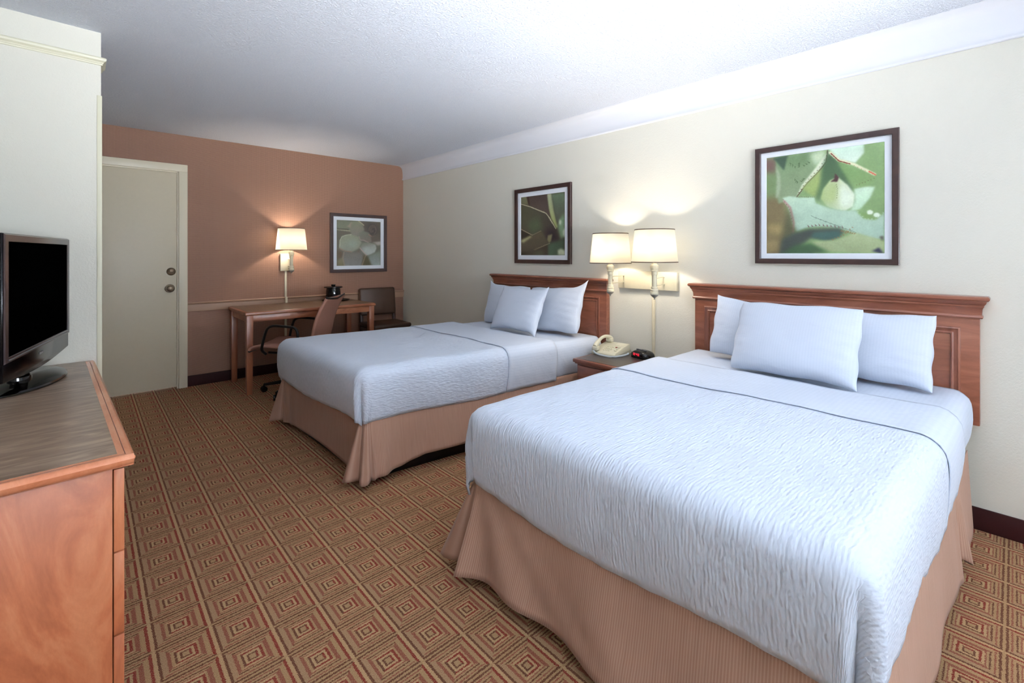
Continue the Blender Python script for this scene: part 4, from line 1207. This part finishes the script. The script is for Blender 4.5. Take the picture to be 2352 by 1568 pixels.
# ------------------------------------------------------------ swivel desk chair (local: faces -x)
e = tag(empty('desk_chair', (1.446, 4.469, 0), R_(-41.3)), 'brown mesh swivel desk chair with black loop arms pushed to the desk', 'chair')
pf = [(-.330, .415), (-.315, .437), (-.27, .452), (-.18, .452), (-.05, .440), (.08, .432), (.15, .440), (.195, .475), (.215, .53), (.228, .60), (.248, .68), (.280, .76), (.312, .82), (.338, .866)]
# smooth profile
def cr(P, k=6):
    out = []
    for i in range(len(P) - 1):
        p0 = P[max(0, i - 1)]; p1 = P[i]; p2 = P[i + 1]; p3 = P[min(len(P) - 1, i + 2)]
        for q in range(k):
            t = q / k
            out.append(tuple(.5 * ((2 * b) + (c - a) * t + (2 * a - 5 * b + 4 * c - d_) * t * t + (-a + 3 * b - 3 * c + d_) * t ** 3) for a, b, c, d_ in zip(p0, p1, p2, p3)))
    out.append(P[-1]); return out
sp_ = cr(pf)
def sling(name, pts, half, mat):
    vs = []; fs = []; m = 14
    for x, z in pts:
        for j in range(m + 1):
            y = -half + 2 * half * j / m; sag = .010 * (1 - (y / half) ** 2)
            vs.append((x + (sag * .8 if z > .5 else 0), y, z - (sag if z <= .5 else 0)))
    for i in range(len(pts) - 1):
        for j in range(m): a = i * (m + 1) + j; fs.append((a, a + 1, a + m + 2, a + m + 1))
    ob = mesh_obj(name, vs, fs, mat, e, True)
    mo = ob.modifiers.new('s', 'SOLIDIFY'); mo.thickness = .020; mo.offset = 0
    return ob
cut = next(i for i, p in enumerate(sp_) if p[0] > .15)
sling('seat', sp_[:cut + 2], .233, MAT['sling'])
sling('backrest', sp_[cut + 1:], .233, MAT['sling'])
for s_ in (-1, 1):
    y = s_ * .222
    MB().tube([(x, y, z - .006) for x, z in sp_] + [(.344, y, .880)], .0075, 8).build('side_rail', MAT['black_metal'], e)
    ya = s_ * .262
    arm = [(-.185, y, .385), (-.200, ya, .43), (-.190, ya, .50), (-.168, ya, .58), (-.150, ya, .615), (-.118, ya, .633), (-.07, ya, .636), (.03, ya, .627), (.075, ya, .618), (.100, ya, .59), (.108, ya, .53), (.100, ya, .46), (.085, y, .40)]
    arm = cr(arm, 5)
    MB().tube(arm, .0115, 10).build('armrest', MAT['black_metal'], e)
MB().tube([(.340, -.222, .868), (.352, 0, .850), (.340, .222, .868)], .010, 8).build('top_rail', MAT['black_metal'], e)
MB().tube([(-.33, -.222, .408), (-.33, .222, .408)], .011, 8).build('front_rail', MAT['black_metal'], e)
uf = MB()
for x in (-.16, .08): uf.tube([(x, -.222, .40), (x * .6, -.10, .365), (x * .6, .10, .365), (x, .222, .40)], .010, 8)
uf.box((-.12, -.05, .33), (.10, .05, .372), .012)
uf.build('under_frame', MAT['black_metal'], e)
MB().lathe([(0, .34), (.016, .34), (.016, .22), (.026, .215), (.026, .07), (.036, .06), (0, .058)]).build('gas_lift', MAT['black_metal'], e)
for k in range(5):
    a = math.atan2(.197, -.279) + R_(41.3) + k * 2 * PI / 5
    c_, s_ = math.cos(a), math.sin(a)
    MB().tube([(c_ * .02, s_ * .02, .092), (c_ * .16, s_ * .16, .085), (c_ * .30, s_ * .30, .066)], [.020, .016, .012], 8).build('base_spoke', MAT['black_metal'], e)
    cs = MB(); r_ = .026
    n_ = Matrix.Rotation(a + .6, 3, 'Z') @ Matrix.Rotation(PI / 2, 3, 'X')
    for dd in (-.014, .014):
        q = Matrix.Rotation(a + .6, 3, 'Z') @ Vector((0, dd, 0))
        cs.lathe([(0, -.008), (r_ - .003, -.008), (r_, -.005), (r_, .005), (r_ - .003, .008), (0, .008)], (c_ * .30 + q.x, s_ * .30 + q.y, r_), 20, rot=n_)
    cs.tube([(c_ * .30, s_ * .30, .026), (c_ * .30, s_ * .30, .066)], .008, 8)
    cs.build('caster', MAT['black_plastic'], e)

# ------------------------------------------------------------ dresser
rot = R_(2.35)
nc = Vector((.100, 1.580)); loc = (nc.x, nc.y, 0)       # near right corner of the top
e = tag(empty('dresser', loc, rot), 'long cherry dresser with streaked laminate top under the television', 'dresser')
# local: x to the left is negative, y runs along the wall (0 = near end)
Ld, Dd, Hd = 1.545, .545, .7265
top = MB().prism([(x, z) for x, z in ((-Dd, Hd - .030), (-.018, Hd - .030), (-.012, Hd - .026), (-.003, Hd - .018), (0, Hd - .010), (-.004, Hd - .003), (-.010, Hd), (-Dd, Hd))], 'y', .012, Ld)
top.prism([(y, z) for y, z in ((.012, Hd - .030), (.018, Hd - .030), (.010, Hd - .026), (.003, Hd - .018), (0, Hd - .010), (.004, Hd - .003), (.012, Hd))], 'x', -Dd, -.004)
tpo = top.build('dresser_top', MAT['dresser_edge'], e, ang=50)
MB().box((-Dd + .01, .036, Hd - .004), (-.036, Ld - .004, Hd + .0006)).build('laminate_inset', MAT['laminate'], tpo, smooth=False)
gr = MB()
gr.box((-.0215, .0205, Hd - .001), (-.0200, Ld, Hd + .0004)); gr.box((-Dd, .0205, Hd - .001), (-.0200, .0220, Hd + .0004))
gr.build('edge_groove', plain('groove_shadow_line', rgb(110, 62, 44), .6), tpo, smooth=False)
MB().box((-Dd + .01, .022, .03), (-.046, Ld - .01, Hd - .031), .002).build('side_panel', MAT['dresser_wood'], e)
MB().box((-Dd + .03, .05, 0), (-.075, Ld - .03, .04)).build('plinth', MAT['dark_wood'], e)
zt = Hd - .036; hs_ = .2165
for i in range(3):
    z1 = zt - i * (hs_ + .003); z0 = max(.035, z1 - hs_)
    for j in range(2):
        y0 = .022 + j * .752; y1 = y0 + .748
        dr = MB().box((-.044, y0, z0), (-.022, y1, z1), .0022).build('drawer', MAT['dresser_wood'], e)
        zc = (z0 + z1) / 2; yc = (y0 + y1) / 2
        MB().tube([(-.022, yc - .05, zc), (-.004, yc - .045, zc - .004), (.002, yc - .02, zc - .014), (.002, yc + .02, zc - .014), (-.004, yc + .045, zc - .004), (-.022, yc + .05, zc)], .0035, 8).build('handle', MAT['black_metal'], dr)

# ------------------------------------------------------------ television
Rt = Vector((-.0595, 3.105)); Lt = Vector((-.206, 2.335))
u_ = (Lt - Rt); Wt = u_.length; ang = math.atan2(-u_.y, -u_.x)        # local +x runs from L to R
mid = (Rt + Lt) / 2
bx, by = mid.x, mid.y
e = tag(empty('television', (bx - .035, by + .03, Hd + .0008), ang), 'black flat screen television on an oval stand on the dresser', 'television')
# local: x along the screen (L near -> R far), screen faces local -y, z up (0 = dresser top)
off = Vector((.035, -.03)); ca, sa_ = math.cos(-ang), math.sin(-ang)
fx = off.x * ca - off.y * sa_; fy = off.x * sa_ + off.y * ca
zb_, zt_ = .086, .603
hw = Wt / 2
def P3(x, y, z): return (fx + x, fy + y, z)
# shell with a bottom edge that bows down in the middle
n = 24; outline = [(-hw, zt_)] + [(hw, zt_)] + [(hw - 2 * hw * i / n, zb_ - .020 * math.sin(PI * i / n)) for i in range(n + 1)]
mb = MB().prism([(fx + x, z) for x, z in outline], 'y', fy, fy + .040, .004)
mb.box(P3(-hw + .05, .038, .16), P3(hw - .05, .085, zt_ - .05), .015)
shell = mb.build('shell', MAT['tv_shell'], e)
bz = .036
fr = MB(); bm = fr.bm
def ring_(ins, yy):
    return [bm.verts.new(P3(x, yy, z)) for x, z in ((-hw + ins, .168 - ins * 0), (hw - ins * .75, .168), (hw - ins * .75, zt_ - ins), (-hw + ins, zt_ - ins))]
r0 = [bm.verts.new(P3(x, -.0008, z)) for x, z in ((-hw + .002, .150), (hw - .002, .150), (hw - .002, zt_ - .002), (-hw + .002, zt_ - .002))]
r1 = [bm.verts.new(P3(x, -.0045, z)) for x, z in ((-hw + .006, .152), (hw - .006, .152), (hw - .006, zt_ - .006), (-hw + .006, zt_ - .006))]
r2 = [bm.verts.new(P3(x, -.0040, z)) for x, z in ((-hw + bz, .168), (hw - bz * .8, .168), (hw - bz * .8, zt_ - bz * .8), (-hw + bz, zt_ - bz * .8))]
r3 = [bm.verts.new(P3(x, -.0005, z)) for x, z in ((-hw + bz + .002, .170), (hw - bz * .8 - .002, .170), (hw - bz * .8 - .002, zt_ - bz * .8 - .002), (-hw + bz + .002, zt_ - bz * .8 - .002))]
for a, b in ((r0, r1), (r1, r2), (r2, r3)):
    for k in range(4): bm.faces.new((a[k], a[(k + 1) % 4], b[(k + 1) % 4], b[k]))
bmesh.ops.recalc_face_normals(bm, faces=list(bm.faces))
fr.build('bezel', MAT['tv_bezel'], e, ang=20)
MB().box(P3(-hw + bz - .001, -.0012, .168), P3(hw - bz * .8 + .001, -.0002, zt_ - bz * .8)).build('screen', MAT['screen'], e, smooth=False)
MB().box(P3(-hw + bz, -.0062, .158), P3(hw - bz, -.0040, .162)).build('silver_line', plain('dull_silver_line', rgb(96, 96, 98), .4, .4), shell, smooth=False)
MB().box(P3(-.024, -.0018, .120), P3(.020, -.0002, .129), .0005).build('maker_badge', MAT['silver'], shell, smooth=False)
nk = MB().lathe([(.052, 0), (.050, .02), (.038, .03), (.034, .095), (0, .095)], (0, .03, .012), 24, sx=1.0, sy=.7); nk.build('neck', MAT['tv_gloss'], e)
MB().lathe([(0, 0), (.262, 0), (.270, .004), (.270, .008), (.262, .013), (.10, .020), (0, .021)], (.018, .045, 0), 64, sx=1, sy=.54).build('stand_base', MAT['tv_gloss'], e)
